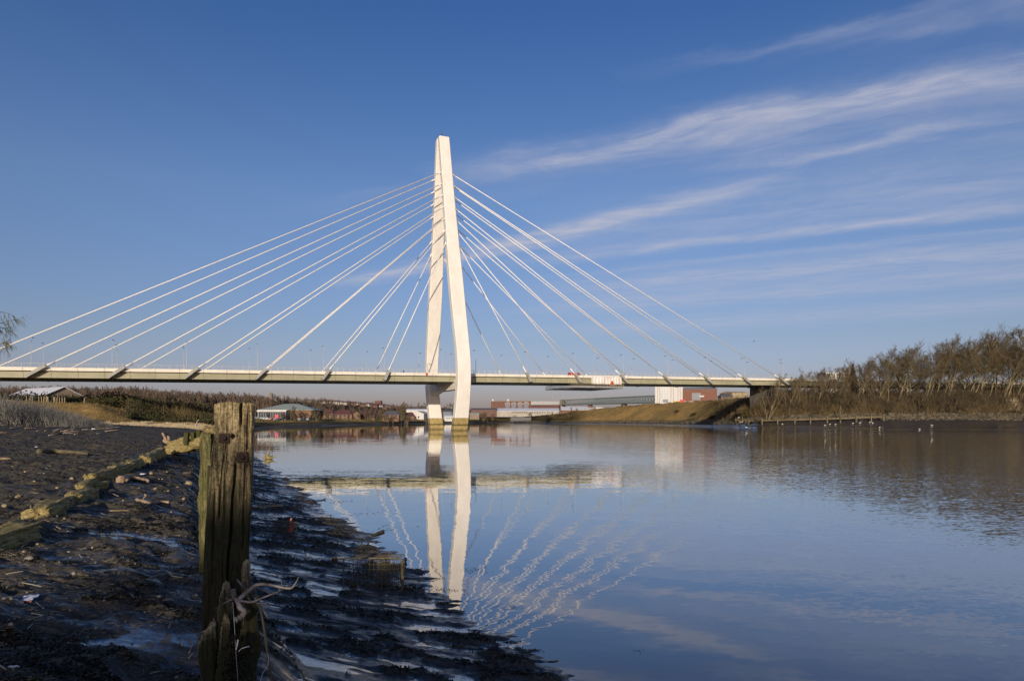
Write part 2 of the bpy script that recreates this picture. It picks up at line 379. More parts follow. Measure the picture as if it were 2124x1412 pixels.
def water_material():
    m = bpy.data.materials.new('river_water'); m.use_nodes = True; m.node_tree.nodes.clear(); t = NT(m.node_tree)
    g = t.n('ShaderNodeNewGeometry'); p = g.outputs['Position']; x, y, z = t.sep(p)
    def slope(vec, sc, det, amp):
        c = t.v('SUBTRACT', t.noise(vec, sc, det, .5, 0, True), (.5, .5, .5))
        if hasattr(amp, 'links') : return t.v('SCALE', c, scale=amp)
        return t.v('SCALE', c, scale=amp)
    # calm glassy lanes and wind-ruffled lanes
    lane = t.noise(t.scl(p, (.010, .035, 1)), 1.0, 3, .5)
    east = t.maprange(t.m('ADD', x, t.m('MULTIPLY', y, .04)), 5, 32)
    ruf = t.m('ADD', t.m('MULTIPLY', t.maprange(lane, .48, .66), .22), t.m('MULTIPLY', east, .75))
    far = t.maprange(y, 30, 200)
    s = slope(t.scl(p, (.5, 1.3, 1)), .55, 2, .014)
    s = t.v('ADD', s, slope(t.scl(p, (1.0, 2.6, 1)), 1.7, 2, t.m('ADD', .011, t.m('MULTIPLY', ruf, .075))))
    s = t.v('ADD', s, slope(t.scl(p, (1, 2.2, 1)), 6.0, 2, t.m('ADD', .004, t.m('MULTIPLY', ruf, .20))))
    s = t.v('SCALE', s, scale=t.m('SUBTRACT', 1.0, t.m('MULTIPLY', far, .45)))
    n = t.v('NORMALIZE', t.v('ADD', t.v('MULTIPLY', s, (1, 1.25, 0)), (0, 0, 1)))
    c = t.m('ABSOLUTE', t.v('DOT_PRODUCT', g.outputs['Incoming'], n))
    fr = t.m('ADD', .02, t.m('MULTIPLY', .97, t.m('POWER', 2.718, t.m('MULTIPLY', t.m('ADD', t.m('MULTIPLY', c, 1.75), t.m('MULTIPLY', t.m('MULTIPLY', c, c), 6.2)), -1.0))), clamp=True)
    gl = t.n('ShaderNodeBsdfGlossy'); gl.inputs['Roughness'].default_value = .018; gl.inputs['Color'].default_value = (.97, .97, .97, 1); t.put(gl.inputs['Normal'], n)
    df = t.n('ShaderNodeBsdfDiffuse'); df.inputs['Color'].default_value = (.014, .022, .034, 1)
    mx = t.n('ShaderNodeMixShader'); t.put(mx.inputs[0], fr)
    t.nt.links.new(df.outputs[0], mx.inputs[1]); t.nt.links.new(gl.outputs[0], mx.inputs[2])
    t.nt.links.new(mx.outputs[0], t.n('ShaderNodeOutputMaterial').inputs[0])
    return m
M['water'] = water_material()
def pylon_material():
    m = bpy.data.materials.new('white_pylon_paint'); m.use_nodes = True; m.node_tree.nodes.clear(); t = NT(m.node_tree)
    p = t.n('ShaderNodeNewGeometry').outputs['Position']; z = t.sep(p)[2]
    base = t.ramp(t.noise(t.scl(p, (1, 1, .4)), .35, 5, .6), [(.35, (.71, .67, .585)), (.62, (.78, .74, .655))])
    seam = t.m('LESS_THAN', t.m('FRACT', t.m('DIVIDE', z, 7.4)), .012)
    base = t.mix(t.m('MULTIPLY', seam, .22), base, (.42, .39, .34))
    base = t.mix(t.m('MULTIPLY', t.maprange(t.noise(t.scl(p, (1, 1, .03)), 2.2, 4, .6), .52, .75), .28), base, (.56, .50, .40))
    lowz = t.m('ADD', z, t.m('MULTIPLY', t.m('SUBTRACT', t.noise(p, 1.3, 5, .7), .5), 1.6))
    stain = t.ramp(t.noise(t.scl(p, (1, 1, .5)), .9, 5, .6), [(.35, (.30, .22, .08)), (.65, (.42, .32, .14))])
    weed = t.ramp(t.noise(p, 2.5, 5, .6), [(.35, (.05, .05, .015)), (.65, (.20, .16, .05))])
    col = t.mix(t.maprange(t.m('ADD', z, t.m('MULTIPLY', t.m('SUBTRACT', t.noise(p, .8, 3), .5), .25)), 4.2, 4.35), stain, base)
    band = t.m('MULTIPLY', t.maprange(lowz, 1.5, 1.65), t.maprange(lowz, 2.15, 2.3, 1, 0))
    col = t.mix(band, col, weed)
    col = t.mix(t.maprange(lowz, .1, .8, .75, 0), col, (.10, .08, .03))
    b = t.n('ShaderNodeBsdfPrincipled'); t.put(b.inputs['Base Color'], col); b.inputs['Roughness'].default_value = .42
    t.nt.links.new(b.outputs[0], t.n('ShaderNodeOutputMaterial').inputs[0])
    return m
M['pylon'] = pylon_material()
def old_timber(name, pale, dark, moss, moss_top, moss_bot, moss_amt, dry_lo, torn=False):
    """weathered wood: grain along local Z, moss / algae below a height"""
    m = bpy.data.materials.new(name); m.use_nodes = True; m.node_tree.nodes.clear(); t = NT(m.node_tree)
    o = t.n('ShaderNodeTexCoord').outputs['Object']; z = t.sep(o)[2]
    g1 = t.noise(t.scl(o, (1, 1, .06)), 46, 6, .68); g2 = t.noise(t.scl(o, (1, 1, .16)), 15, 6, .65); g3 = t.noise(o, 55, 5, .7)
    f = t.m('ADD', t.m('MULTIPLY', g1, .40), t.m('ADD', t.m('MULTIPLY', g2, .26), t.m('MULTIPLY', g3, .34)))
    wear = t.m('ADD', z, t.m('MULTIPLY', t.m('SUBTRACT', t.noise(t.scl(o, (2, 2, .5)), 4, 5, .65), .5), 1.0))
    pal = t.ramp(f, [(.41, dark), (.475, tuple(.4*a+.6*b for a, b in zip(pale, dark))), (.53, pale), (.62, tuple(min(1, c*1.35) for c in pale))])
    low = t.ramp(f, [(.38, tuple(.6*c for c in dark)), (.5, dark), (.66, tuple(.28*a+.72*b for a, b in zip(pale, dark)))])
    col = t.mix(t.maprange(wear, dry_lo, dry_lo+.42), low, pal)
    mz = t.m('MULTIPLY', t.maprange(wear, moss_bot, moss_bot+.15), t.maprange(wear, moss_top, moss_top+.3, 1, 0))
    mf = t.m('MULTIPLY', t.m('MULTIPLY', mz, t.maprange(t.noise(o, 9, 6, .7), .40, .60)), moss_amt)
    col = t.mix(mf, col, moss)
    col = t.mix(t.m('MULTIPLY', t.maprange(t.noise(t.scl(o, (1, 1, .6)), 11, 6, .75), .50, .62), .62), col, t.mix(g3, tuple(.55*c for c in moss), tuple(1.5*c for c in moss)))
    fis = t.maprange(t.noise(t.scl(o, (1, 1, .035)), 70, 3, .6), .36, .46)
    col = t.mix(t.m('SUBTRACT', .85, t.m('MULTIPLY', fis, .85)), col, tuple(.35*c for c in dark))
    if torn:
        ta = t.n('ShaderNodeAttribute', attribute_name='torn').outputs['Fac']
        col = t.mix(t.m('MULTIPLY', t.maprange(t.m('ADD', ta, t.m('MULTIPLY', t.m('SUBTRACT', g3, .5), 1.4)), .25, .75), .9), col, t.ramp(g1, [(.4, tuple(.5*c for c in pale)), (.58, tuple(min(1, 1.25*c) for c in pale))]))
    b = t.n('ShaderNodeBsdfPrincipled'); t.put(b.inputs['Base Color'], col); b.inputs['Roughness'].default_value = .82; b.inputs['Specular IOR Level'].default_value = .25
    bn = t.n('ShaderNodeBump'); bn.inputs['Strength'].default_value = .8; bn.inputs['Distance'].default_value = .008
    t.put(bn.inputs['Height'], f); t.put(b.inputs['Normal'], bn.outputs[0])
    t.nt.links.new(b.outputs[0], t.n('ShaderNodeOutputMaterial').inputs[0])
    return m
M['post'] = old_timber('weathered_post_wood', (.40, .30, .15), (.040, .030, .016), (.042, .048, .013), 3.0, .2, .85, 3.05)
M['splinter'] = old_timber('splintered_wood', (.36, .285, .16), (.036, .028, .014), (.040, .046, .013), 2.5, .2, .85, 2.42, True)
M['moss_pile'] = old_timber('mossy_pile_wood', (.19, .16, .065), (.032, .030, .012), (.075, .074, .018), 9, -1, .8, .6)
M['log'] = old_timber('mossy_log_wood', (.50, .38, .17), (.045, .034, .016), (.22, .175, .04), 9, -9, .5, -9)

# ------------------------------------------------------------------ foreshore, banks, river
def VV(x, y): return (np.asarray(x, float)+.45*np.asarray(y, float))/1.0966
def _relief(x, y):
    yy = y*np.power(np.maximum(y, 4)/10, -.35)
    wx, wy = x+.5*fbm(x/1.1, y/.8, 2, 13), yy+.13*fbm(x/.8, y/.6, 2, 17)
    ridge = fbm(wx/1.5+3, wy/.30, 3, 11)*.062 + fbm(wx/.62, wy/.115, 3, 23)*.050 + fbm(x/.22, yy/.07, 3, 29)*.032
    lump = fbm(x/1.5, y/.8, 4, 31)*.15 + np.abs(fbm(x/.5, y/.34, 3, 41))*.09 + fbm(x/.22, y/.17, 3, 43)*.035 + fbm(x/.095, y/.08, 3, 47)*.018
    return ridge, lump
def H(x, y):
    """height of the near tidal mud"""
    x = np.asarray(x, float); y = np.asarray(y, float)
    v = VV(x, y) - .9*(1-sstep(y, 6, 13)) + .25*fbm(x*.15, y*.15, 2, 5)
    h = np.interp(v, [-70, -25, -12, -6, -3, -1.4, -.45, -.12, .12, .5, 1.4, 2.4, 3.4, 4.5, 6, 9, 14], [3.5, 2.8, 2.45, 2.15, 2.02, 1.90, 1.72, 1.45, .85, .66, .46, .28, .13, 0, -.18, -.7, -2.0])
    k = sstep(v, -.1, .5)                      # the sloping tidal side
    far = 1/(1+np.maximum(y, 0)/60)
    ridge, lump = _relief(x, y)
    ridge = np.where(ridge < -.012, -.012+(ridge+.012)*.12, ridge); lump = np.where(lump < -.02, -.02+(lump+.02)*.15, lump)
    h = h + k*ridge*(.6+.5*np.exp(-((v-4.2)/2.2)**2)) + (1-k)*lump
    h = h + .05*np.clip(weed(x, y), 0, 1)
    h = h - .34*np.exp(-(((x+2.62)/.33)**2+((y-5.0)/.55)**2))     # washed-out hole beside the post
    return h
def weed(x, y):
    v = VV(x, y)
    n = fbm(x/1.1+9, y/.45, 4, 71)+.35*fbm(x/.4, y/.25, 3, 77)
    lift = np.interp(v, [-12, -4, -2, -.8, .1, .8, 1.6, 3, 4.2, 5.2], [.12, .18, .17, .18, .16, .12, .115, .125, .07, -.5])
    return sstep(n+lift+.9*np.clip(_relief(x, y)[0]*sstep(v, 0, .6), -.08, .08)*2, .16, .42)
def Hs(x, y): return float(H(np.array([x]), np.array([y]))[0])
def on_mud(px, py):
    """where the photo ray through (px, py) meets the near mud"""
    Z = 1.7*FPX/max(py-HOR, 1)
    lo, hi = 2.5, 140.0
    zz = np.exp(np.linspace(math.log(lo), math.log(hi), 1200))
    d = ZP(py, zz) - H(XP(px, zz), zz)
    i = np.argmax(d < 0)
    Z = zz[i] if d[i] < 0 else hi
    return Vector((XP(px, Z), Z, Hs(XP(px, Z), Z)))

def grid_faces(nr, nc):
    i = np.arange(nr*nc).reshape(nr, nc)
    return np.stack([i[:-1, :-1], i[:-1, 1:], i[1:, 1:], i[1:, :-1]], -1).reshape(-1, 4)
def set_attr(me, name, val):
    a = me.attributes.new(name, 'FLOAT', 'POINT'); a.data.foreach_set('value', np.asarray(val, np.float32).ravel())
def build_near():
    r = np.exp(np.linspace(math.log(3.2), math.log(118), 980))
    az = np.linspace(math.atan(XP(-900, 1)), math.atan(XP(1950, 1)), 900)
    Rr, A = np.meshgrid(r, az, indexing='ij')
    Y = Rr; X = Rr*np.tan(A)
    Z = H(X, Y)
    v = VV(X, Y)
    wd = weed(X, Y)
    wet = np.interp(v, [-30, -6, -2.5, -1, .2, 1.0, 5], [.0, .10, .42, .56, .60, .70, .85])*(1-.8*wd)
    wet = np.maximum(wet, .75*np.exp(-(((X+4.6)/1.2)**2+((Y-9.2)/1.1)**2)))
    me = mesh_np('foreshore_mud', np.stack([X, Y, Z], -1).reshape(-1, 3), grid_faces(*X.shape))
    rg, lm = _relief(X, Y); kk = sstep(v, -.1, .5); mot = fbm(X/.8, Y/.35, 3, 59)
    film = kk*sstep(-rg+.016*mot, .008, .024)*sstep(v, .2, 1.0)+(1-kk)*sstep(-lm+.06*mot, .004, .055)*np.interp(v, [-12, -5, -2.5, -1, 0], [.05, .25, .8, 1, .9])
    set_attr(me, 'film', film*(1-.9*wd))
    set_attr(me, 'wet', wet)
    tag(link('foreshore_mud', me, M['mud']), kind='structure')
build_near()

UP, SHORE = 0, 1
COLS = {
 -700: [(100, 'h'), (117, 'h'), (135, 6), (155, 8), (180, 9), (230, 10), (300, 12), (500, 16), (900, 34), (3500, 90)],
 -100: [(100, 'h'), (117, 'h'), (135, 4.6), (155, 7.4), (180, 9), (230, 10), (300, 12), (500, 16), (900, 34), (3500, 90)],
 60: [(100, 'h'), (117, 'h'), (140, 3.6), (165, 6.2), (182, 8.3), (215, 9.4), (300, 11), (500, 15), (900, 34), (3500, 90)],
 200: [(100, 'h'), (117, 'h'), (150, 2.9), (163, 3.4), (180, 7.4), (215, 8.9), (300, 11), (500, 15), (900, 34), (3500, 90)],
 255: [(100, 'h'), (117, 'h'), (154, 2.7), (171, 2.95), (190, 5.9), (219, 8.3), (300, 11), (500, 15), (900, 33), (3500, 90)],
 300: [(100, 'h'), (117, 'h'), (150, 2.4), (182, 2.8), (204, 4.6), (236, 8.2), (310, 10.5), (500, 14), (900, 32), (3500, 90)],
 400: [(100, 'h'), (117, 'h'), (150, 1.9), (190, 2.4), (220, 3.4), (245, 6), (320, 9), (500, 14), (900, 31), (3500, 88)],
 440: [(100, -.6), (125, .3), (160, 1.4), (195, 2.1), (228, 3.0), (255, 4.2), (330, 8), (520, 13), (900, 31), (3500, 85)],
 490: [(100, -1.5), (160, -.4), (185, .0), (205, .7), (240, 1.8), (280, 3.3), (360, 5), (560, 13), (900, 31), (3500, 85)],
 560: [(120, -2), (240, -1), (296, 0), (335, .6), (385, 1.8), (425, 3.5), (520, 4.6), (740, 12), (900, 30), (3500, 82)],
 640: [(120, -2), (300, -1), (352, 0), (378, .8), (412, 1.9), (442, 3.5), (560, 4.6), (760, 11), (1000, 29), (3500, 78)],
 760: [(120, -2), (420, -1), (480, 0), (500, .7), (522, 2.0), (548, 3.5), (640, 4.6), (820, 9), (1100, 26), (3500, 74)],
 890: [(120, -2), (540, -1), (612, 0), (626, .7), (642, 2.0), (680, 3.6), (770, 4.6), (920, 6), (1200, 17), (3500, 66)],
 1000: [(120, -2), (660, -1), (735, 0), (750, .7), (768, 2.0), (800, 3.5), (860, 4.5), (1000, 5.5), (1300, 10), (3500, 52)],
 1060: [(120, -2), (680, -1), (760, 0), (785, .5), (797, 1.8), (826, 3.5), (870, 4.6), (1000, 6), (1300, 9), (3500, 46)],
 1150: [(120, -2), (560, -1), (622, 0), (655, .6), (664, 2.6), (690, 5.5), (712, 8.2), (735, 9.4), (1000, 8), (3500, 36)],
 1250: [(120, -2), (480, -1), (540, 0), (584, .8), (592, 2.8), (612, 7.6), (628, 12), (642, 14.6), (900, 14), (3500, 40)],
 1365: [(120, -2), (380, -1), (430, 0), (474, 1), (482, 2.8), (503, 8.6), (520, 13.4), (536, 16.3), (700, 16.6), (3500, 50)],
 1480: [(120, -2), (290, -1), (325, 0), (356, 1.2), (363, 3.2), (386, 8.8), (405, 13), (424, 15.7), (600, 16.4), (3500, 60)],
 1560: [(120, -2), (250, -1), (270, 0), (281, 2.4), (287, 4.6), (296, 8.0), (310, 11.5), (328, 14.2), (450, 16.2), (3500, 66)],
 1640: [(120, -2), (246, -1), (261, 0), (270, 3.4), (273, 5.6), (277, 8.2), (283, 10.6), (297, 14.4), (400, 17), (3500, 70)],
 1830: [(120, -2), (240, -1), (254, 0), (265, 3.7), (269, 6.2), (274, 8.4), (283, 10.8), (299, 15), (400, 18), (3500, 76)],
 2300: [(120, -2), (236, -1), (251, 0), (261, 3.7), (266, 6.4), (272, 9), (283, 12), (300, 16.5), (400, 20), (3500, 84)],
 3000: [(120, -2), (236, -1), (251, 0), (261, 3.7), (266, 6.4), (272, 9), (283, 12), (300, 16.5), (400, 20), (3500, 84)],
}
CK = sorted(COLS); K = 10
CZ = np.array([[p[0] for p in COLS[c]] for c in CK], float)
def _hv(c, Z, v): return float(np.interp(float(VV(XP(c, Z), Z)), [-70, -25, -12, -6, -3, -1, 0], [3.5, 2.8, 2.45, 2.15, 2.02, 1.93, 1.72])) if v == 'h' else v
Cz = np.array([[_hv(c, p[0], p[1]) for p in COLS[c]] for c in CK], float)
Cz[:7, 0] -= .5
PXS = np.arange(-760, 3061, 4.0)
_ker = np.hanning(17); _ker /= _ker.sum()
CZs = np.array([np.convolve(np.pad(np.interp(PXS, CK, CZ[:, k]), 8, 'edge'), _ker, 'valid') for k in range(K)])
Czs = np.array([np.convolve(np.pad(np.interp(PXS, CK, Cz[:, k]), 8, 'edge'), _ker, 'valid') for k in range(K)])
def terrain_profile(px):
    f = np.clip((px+760)/4.0, 0, len(PXS)-1.001); i = int(f); f -= i
    return CZs[:, i]*(1-f)+CZs[:, i+1]*f, Czs[:, i]*(1-f)+Czs[:, i+1]*f
def ground_z(px, Z):
    a, b = terrain_profile(px); return float(np.interp(Z, a, b))
def zone_of(px):  return terrain_profile(px)[0]
def build_far():
    cols = np.concatenate([np.arange(-700, -60, 16), np.arange(-60, 2200, 5), np.arange(2200, 3001, 16)]).astype(float)
    sub = [6, 10, 12, 14, 12, 12, 10, 10, 8]
    tt = np.concatenate([k+np.arange(n)/n for k, n in enumerate(sub)]+[[K-1.0]])
    ZZ = np.zeros((len(tt), len(cols))); Hh = ZZ.copy()
    for j, c in enumerate(cols):
        a, b = terrain_profile(c); ZZ[:, j] = np.interp(tt, np.arange(K), a); Hh[:, j] = np.interp(tt, np.arange(K), b)
    PX = np.broadcast_to(cols, ZZ.shape); X = (PX-1062)/FPX*ZZ
    TT = np.broadcast_to(tt[:, None], ZZ.shape)
    left = PX < 440
    n = fbm(X/9, ZZ/9, 4, 3); n2 = fbm(X/2.2, ZZ/2.2, 3, 8)
    amp = np.where(left, np.interp(TT, [0, 1, 2, 9], [0, .05, .35, 2.5]), np.interp(TT, [0, 1.9, 2.2, 3, 4, 9], [.2, .1, .12, .2, .5, 2.5]))
    Hh = Hh + amp*(n*.9+n2*.35)
    # colours of soil, grass and scrub
    col = np.zeros(ZZ.shape+(3,)); wet = np.zeros(ZZ.shape)
    def C3(*a): return np.array(a)
    m2 = sstep(fbm(X/14+4, ZZ/14, 4, 91), -.25, .35)[..., None]
    grass = C3(.30, .225, .085)*(1-m2)+C3(.17, .145, .055)*m2
    tan = C3(.42, .26, .09)*(1-m2)+C3(.29, .195, .075)*m2
    scrub = C3(.075, .058, .028)*(1-m2)+C3(.045, .04, .02)*m2
    def lay(base, over, wgt): return base*(1-wgt[..., None])+over*wgt[..., None]
    mud = lay(np.broadcast_to(C3(.055, .045, .036), col.shape).copy(), np.broadcast_to(C3(.030, .028, .027), col.shape), sstep(PX, 1000, 1300))
    rock = C3(.15, .125, .075)*(1-m2)+C3(.06, .05, .033)*m2
    reed = C3(.34, .26, .15)*(1-m2)+C3(.22, .17, .09)*m2
    hill = C3(.085, .066, .042)*(1-m2)+C3(.06, .052, .034)*m2
    # left bank
    L = mud.copy(); L = lay(L, reed*.8, sstep(TT, 1.0, 2.2)*sstep(fbm(X/5, ZZ/3.5, 3, 95)+sstep(TT, 1.2, 2.4)*1.2, .1, .7)); L = lay(L, tan, sstep(TT, 2.7, 3.0)); L = lay(L, scrub, sstep(TT, 4.0, 4.4)); L = lay(L, hill, sstep(TT, 6, 7))
    # far and right bank: water, mud, rock, slope
    Q = mud.copy()
    cen = sstep(PX, 1490, 1440)
    slope = lay(lay(np.broadcast_to(scrub, Q.shape).copy(), tan, sstep(PX, 1180, 1230)*sstep(-PX, -1520, -1420)), grass, sstep(-PX, -1000, -900))
    slope = lay(slope, grass, sstep(PX, 1215, 1180)*0)
    Q = lay(Q, rock, sstep(TT, 3.0, 3.15)); Q = lay(Q, slope, sstep(TT, 3.9, 4.25)); Q = lay(Q, grass*.5, sstep(TT, 6.8, 7.1)*sstep(PX, 1100, 1200)); Q = lay(Q, hill, sstep(TT, 5.4, 6.5)*sstep(-PX, -1150, -1050))
    lw = sstep(-PX, -470, -430)
    col = lay(Q, L, lw)
    wet = np.where(left, np.interp(TT, [0, 1, 1.5], [.2, .1, 0]), np.interp(TT, [2, 2.2, 2.8, 3.05], [1, .95, .7, 0])*(.15+.85*sstep(PX, 1000, 1300)))
    me = mesh_np('riverbank_land', np.stack([X, ZZ, Hh], -1).reshape(-1, 3), grid_faces(*ZZ.shape))
    ca = me.color_attributes.new('soil', 'FLOAT_COLOR', 'POINT')
    ca.data.foreach_set('color', np.concatenate([col, np.ones(ZZ.shape+(1,))], -1).astype(np.float32).ravel())
    set_attr(me, 'wet', wet)
    tag(link('riverbank_land', me, M['ground']), kind='structure')
build_far()
def build_behind():
    """the bank the photographer stands below: it rises behind the camera and shades the foreground"""
    xs = np.arange(-150, 62, 1.5); ys = np.concatenate([np.arange(-110, -6, 1.5), np.arange(-6, 3.3, .45), [3.35]])
    X, Y = np.meshgrid(xs, ys)
    Z = H(X, Y) - .06*sstep(Y, 2.6, 3.3)
    up = sstep(-Y, 9, 34)*(1-sstep(X, 7, 26))
    Z = Z*(1-up*.5) + up*(8.6+.8*fbm(X/7, Y/7, 3, 61))
    me = mesh_np('rear_bank', np.stack([X, Y, Z], -1).reshape(-1, 3), grid_faces(*X.shape))
    c = np.empty(X.shape+(4,)); c[...] = (.06, .05, .03, 1); c[up > .2] = (.10, .10, .035, 1)
    ca = me.color_attributes.new('soil', 'FLOAT_COLOR', 'POINT'); ca.data.foreach_set('color', c.astype(np.float32).ravel())
    set_attr(me, 'wet', np.zeros(X.shape))
    tag(link('rear_bank', me, M['ground']), kind='structure')
    # side land left of the frame
    xs = np.linspace(-500, -2.4, 120); ys = np.linspace(3.2, 125, 90)
    X, Y = np.meshgrid(xs, ys); edge = XP(-890, 1)*Y
    X = edge - (X+2.4)*-1*1.0
    Z = H(X, Y)+sstep(-VV(X, Y), 22, 45)*2.0+sstep(-VV(X, Y), 55, 200)*12
    me = mesh_np('side_bank', np.stack([X, Y, Z], -1).reshape(-1, 3), grid_faces(*X.shape)[:, ::-1])
    c = np.empty(X.shape+(4,)); c[...] = (.07, .062, .032, 1)
    ca = me.color_attributes.new('soil', 'FLOAT_COLOR', 'POINT'); ca.data.foreach_set('color', c.astype(np.float32).ravel())
    set_attr(me, 'wet', np.zeros(X.shape))
    tag(link('side_bank', me, M['ground']), kind='structure')
build_behind()
wb = MB(); wb.add([(-400, -200, 0), (900, -200, 0), (900, 900, 0), (-400, 900, 0)], [(0, 1, 2, 3)])
tag(wb.build('river_water', M['water']), kind='structure')
gb = MB(); gb.add([(-6000, -6000, -4), (6000, -6000, -4), (6000, 6000, -4), (-6000, 6000, -4)], [(0, 1, 2, 3)])
me = gb.mesh('river_bed'); ca = me.color_attributes.new('soil', 'FLOAT_COLOR', 'POINT'); ca.data.foreach_set('color', np.tile([.05, .045, .035, 1], 4).astype(np.float32))
tag(link('river_bed', me, M['ground']), kind='structure')

# ------------------------------------------------------------------ the cable-stayed bridge
TH, PD, PX0 = R(22.7), 246.0, -23.0
DV = Vector((math.cos(TH), math.sin(TH), 0)); NV = Vector((math.sin(TH), -math.cos(TH), 0))   # along the deck, towards the viewer
def BP(d, o, z): return Vector((PX0, PD, 0)) + DV*d + NV*o + Vector((0, 0, z))
def deck_z(d): return 19.5 + .0115*d - .000004*d*d     # top of the parapet
FARSHIFT = 4.2           # the deck lies a little towards the viewer between the legs
def eo(s, x): return x if s > 0 else -(x-FARSHIFT)
def d_at(px, o):
    lo, hi = -180.0, 400.0
    for _ in range(50):
        m_ = (lo+hi)/2; q = BP(m_, o, 0)
        lo, hi = (m_, hi) if 1062+FPX*q.x/q.y < px else (lo, m_)
    return lo
bridge = thing('cable_stayed_bridge', 'white cable-stayed road bridge with an A-shaped pylon standing in the river', 'bridge', BP(0, 0, 0))
bridge_inv = bridge.location.copy()
def bpart(mb, name, mat, smooth=False, parent=None):
    mb.v = [(v[0]-bridge_inv.x, v[1]-bridge_inv.y, v[2]) for v in mb.v]
    return mb.build(name, mat, parent or bridge, smooth)
LEG_Z = [-3, 0, 5, 8.6, 12, 15, 18, 20, 22, 25, 29, 33, 41.7, 52, 62, 72, 82, 92, 100, 105]
LEG_O = [14.0, 15.3, 17.2, 18.5, 19.5, 20.3, 20.9, 21.0, 20.9, 20.4, 19.4, 18.2, 15.9, 13.4, 11.2, 9.0, 6.9, 4.9, 3.3, 2.35]
LEG_W = [5.2, 5.1, 4.95, 4.85, 4.75, 4.65, 4.62, 4.62, 4.62, 4.66, 4.7, 4.75, 4.85, 4.9, 4.55, 4.25, 4.0, 3.9, 3.82, 3.8]
LEG_T = [3.1, 3.1, 3.05, 3.0, 3.0, 2.95, 2.95, 2.9, 2.9, 2.9, 2.9, 2.9, 2.85, 2.8, 2.75, 2.7, 2.55, 2.4, 2.25, 2.2]
def leg_c(z, s):
    return s*(np.interp(z, LEG_Z, LEG_O)-np.interp(z, LEG_Z, LEG_T)/2), -.35-.017*z
for s in (1, -1):
    zs = np.unique(np.concatenate([np.linspace(-3, 45, 60), np.linspace(45, 105, 20)])); V = []; F = []
    # plump section: chamfered rectangle
    for z in zs:
        o1 = float(np.interp(z, LEG_Z, LEG_O)); tk = float(np.interp(z, LEG_Z, LEG_T)); wd = float(np.interp(z, LEG_Z, LEG_W))
        # ease the polyline into a curve
        o1 = float(np.mean([np.interp(z+q, LEG_Z, LEG_O) for q in (-6, -4.5, -3, -1.5, 0, 1.5, 3, 4.5, 6)])) if 3 < z < 60 else o1
        oc = s*(o1-tk/2); ch = .22; dd = -.35-.017*z
        sec = [(-wd/2+ch, -tk/2), (wd/2-ch, -tk/2), (wd/2, -tk/2+ch), (wd/2, tk/2-ch), (wd/2-ch, tk/2), (-wd/2+ch, tk/2), (-wd/2, tk/2-ch), (-wd/2, -tk/2+ch)]
        zz = z
        V += [tuple(BP(dd+a, oc+b, zz + (-.7+1.15*(1-abs(a)/(wd/2)) if z > 104.9 else 0))) for a, b in sec]
    n = 8
    for i in range(len(zs)-1):
        for k in range(n): F.append((i*n+k, i*n+(k+1) % n, (i+1)*n+(k+1) % n, (i+1)*n+k))
    F.append(tuple((len(zs)-1)*n+k for k in range(n)))
    mb = MB(); mb.add(V, F); o = bpart(mb, 'pylon_leg', M['pylon'])
    o['label'] = 'near leg of the pylon, bowed outwards at deck height' if s > 0 else 'far leg of the pylon, striped by cable shadows'
# cross beam under the deck
mb = MB(); poly = [(-18.7, 17.2), (18.7, 17.2), (18.7, 14.0), (-10, 14.0), (-15, 13.2), (-18.7, 11.9)]
vs = [BP(-1.5-.3, o, z) for o, z in poly]+[BP(1.5-.3, o, z) for o, z in poly]; n = len(poly)
mb.add(vs, [tuple(range(n)), tuple(reversed(range(n, 2*n)))]+[(i, i+n, (i+1) % n+n, (i+1) % n) for i in range(n)])
bpart(mb, 'cross_beam', M['steel_cream'])
for i in range(12):
    mb = MB(); mb.tube([BP(-1.86, -15.5+i*2.7, 15.5), BP(-1.80, -15.5+i*2.7, 15.5)], .28, 8); bpart(mb, 'beam_bolt', M['steel_white'])
mb = MB(); tp = BP(-2.4, 0, 105.3); mb.tube([tp, tp+Vector((0, 0, 2.2))], .06, 6); mb.bar(tp+Vector((-.4, 0, 1.2)), tp+Vector((.4, 0, 1.2)), .07, .07); mb.blob(tp+Vector((0, 0, .7)), (.2, .2, .3), 3); mb.tube([tp+Vector((.3, 0, 1.2)), tp+Vector((.3, 0, 1.8))], .05, 5)
bpart(mb, 'mast_light', M['dark_steel'])
# deck strips follow the grade
D0, D1 = -215, 420
def strip(o0, o1, za, zb, ds=None):
    """a long box between offsets o0..o1 and heights za..zb below the parapet top"""
    ds = ds or list(np.linspace(D0, D1, 60)); mb = MB(); V = []; F = []
    for d in ds:
        zt = deck_z(d); V += [BP(d, o0, zt+za), BP(d, o1, zt+za), BP(d, o1, zt+zb), BP(d, o0, zt+zb)]
    for i in range(len(ds)-1):
        for k in range(4): F.append((i*4+k, (i+1)*4+k, (i+1)*4+(k+1) % 4, i*4+(k+1) % 4))
    F += [(3, 2, 1, 0), tuple((len(ds)-1)*4+k for k in range(4))]
    return mb.add(V, F)
for k_, dk_ in (('steel_cream', (.30, .27, .2)), ('steel_olive', (.14, .13, .08))): jointed(M[k_], tuple(DV), 6.4, .22, dk_)
bpart(strip(eo(-1, 12.6), 12.6, -1.1, -.75), 'road_deck', M['asphalt'])
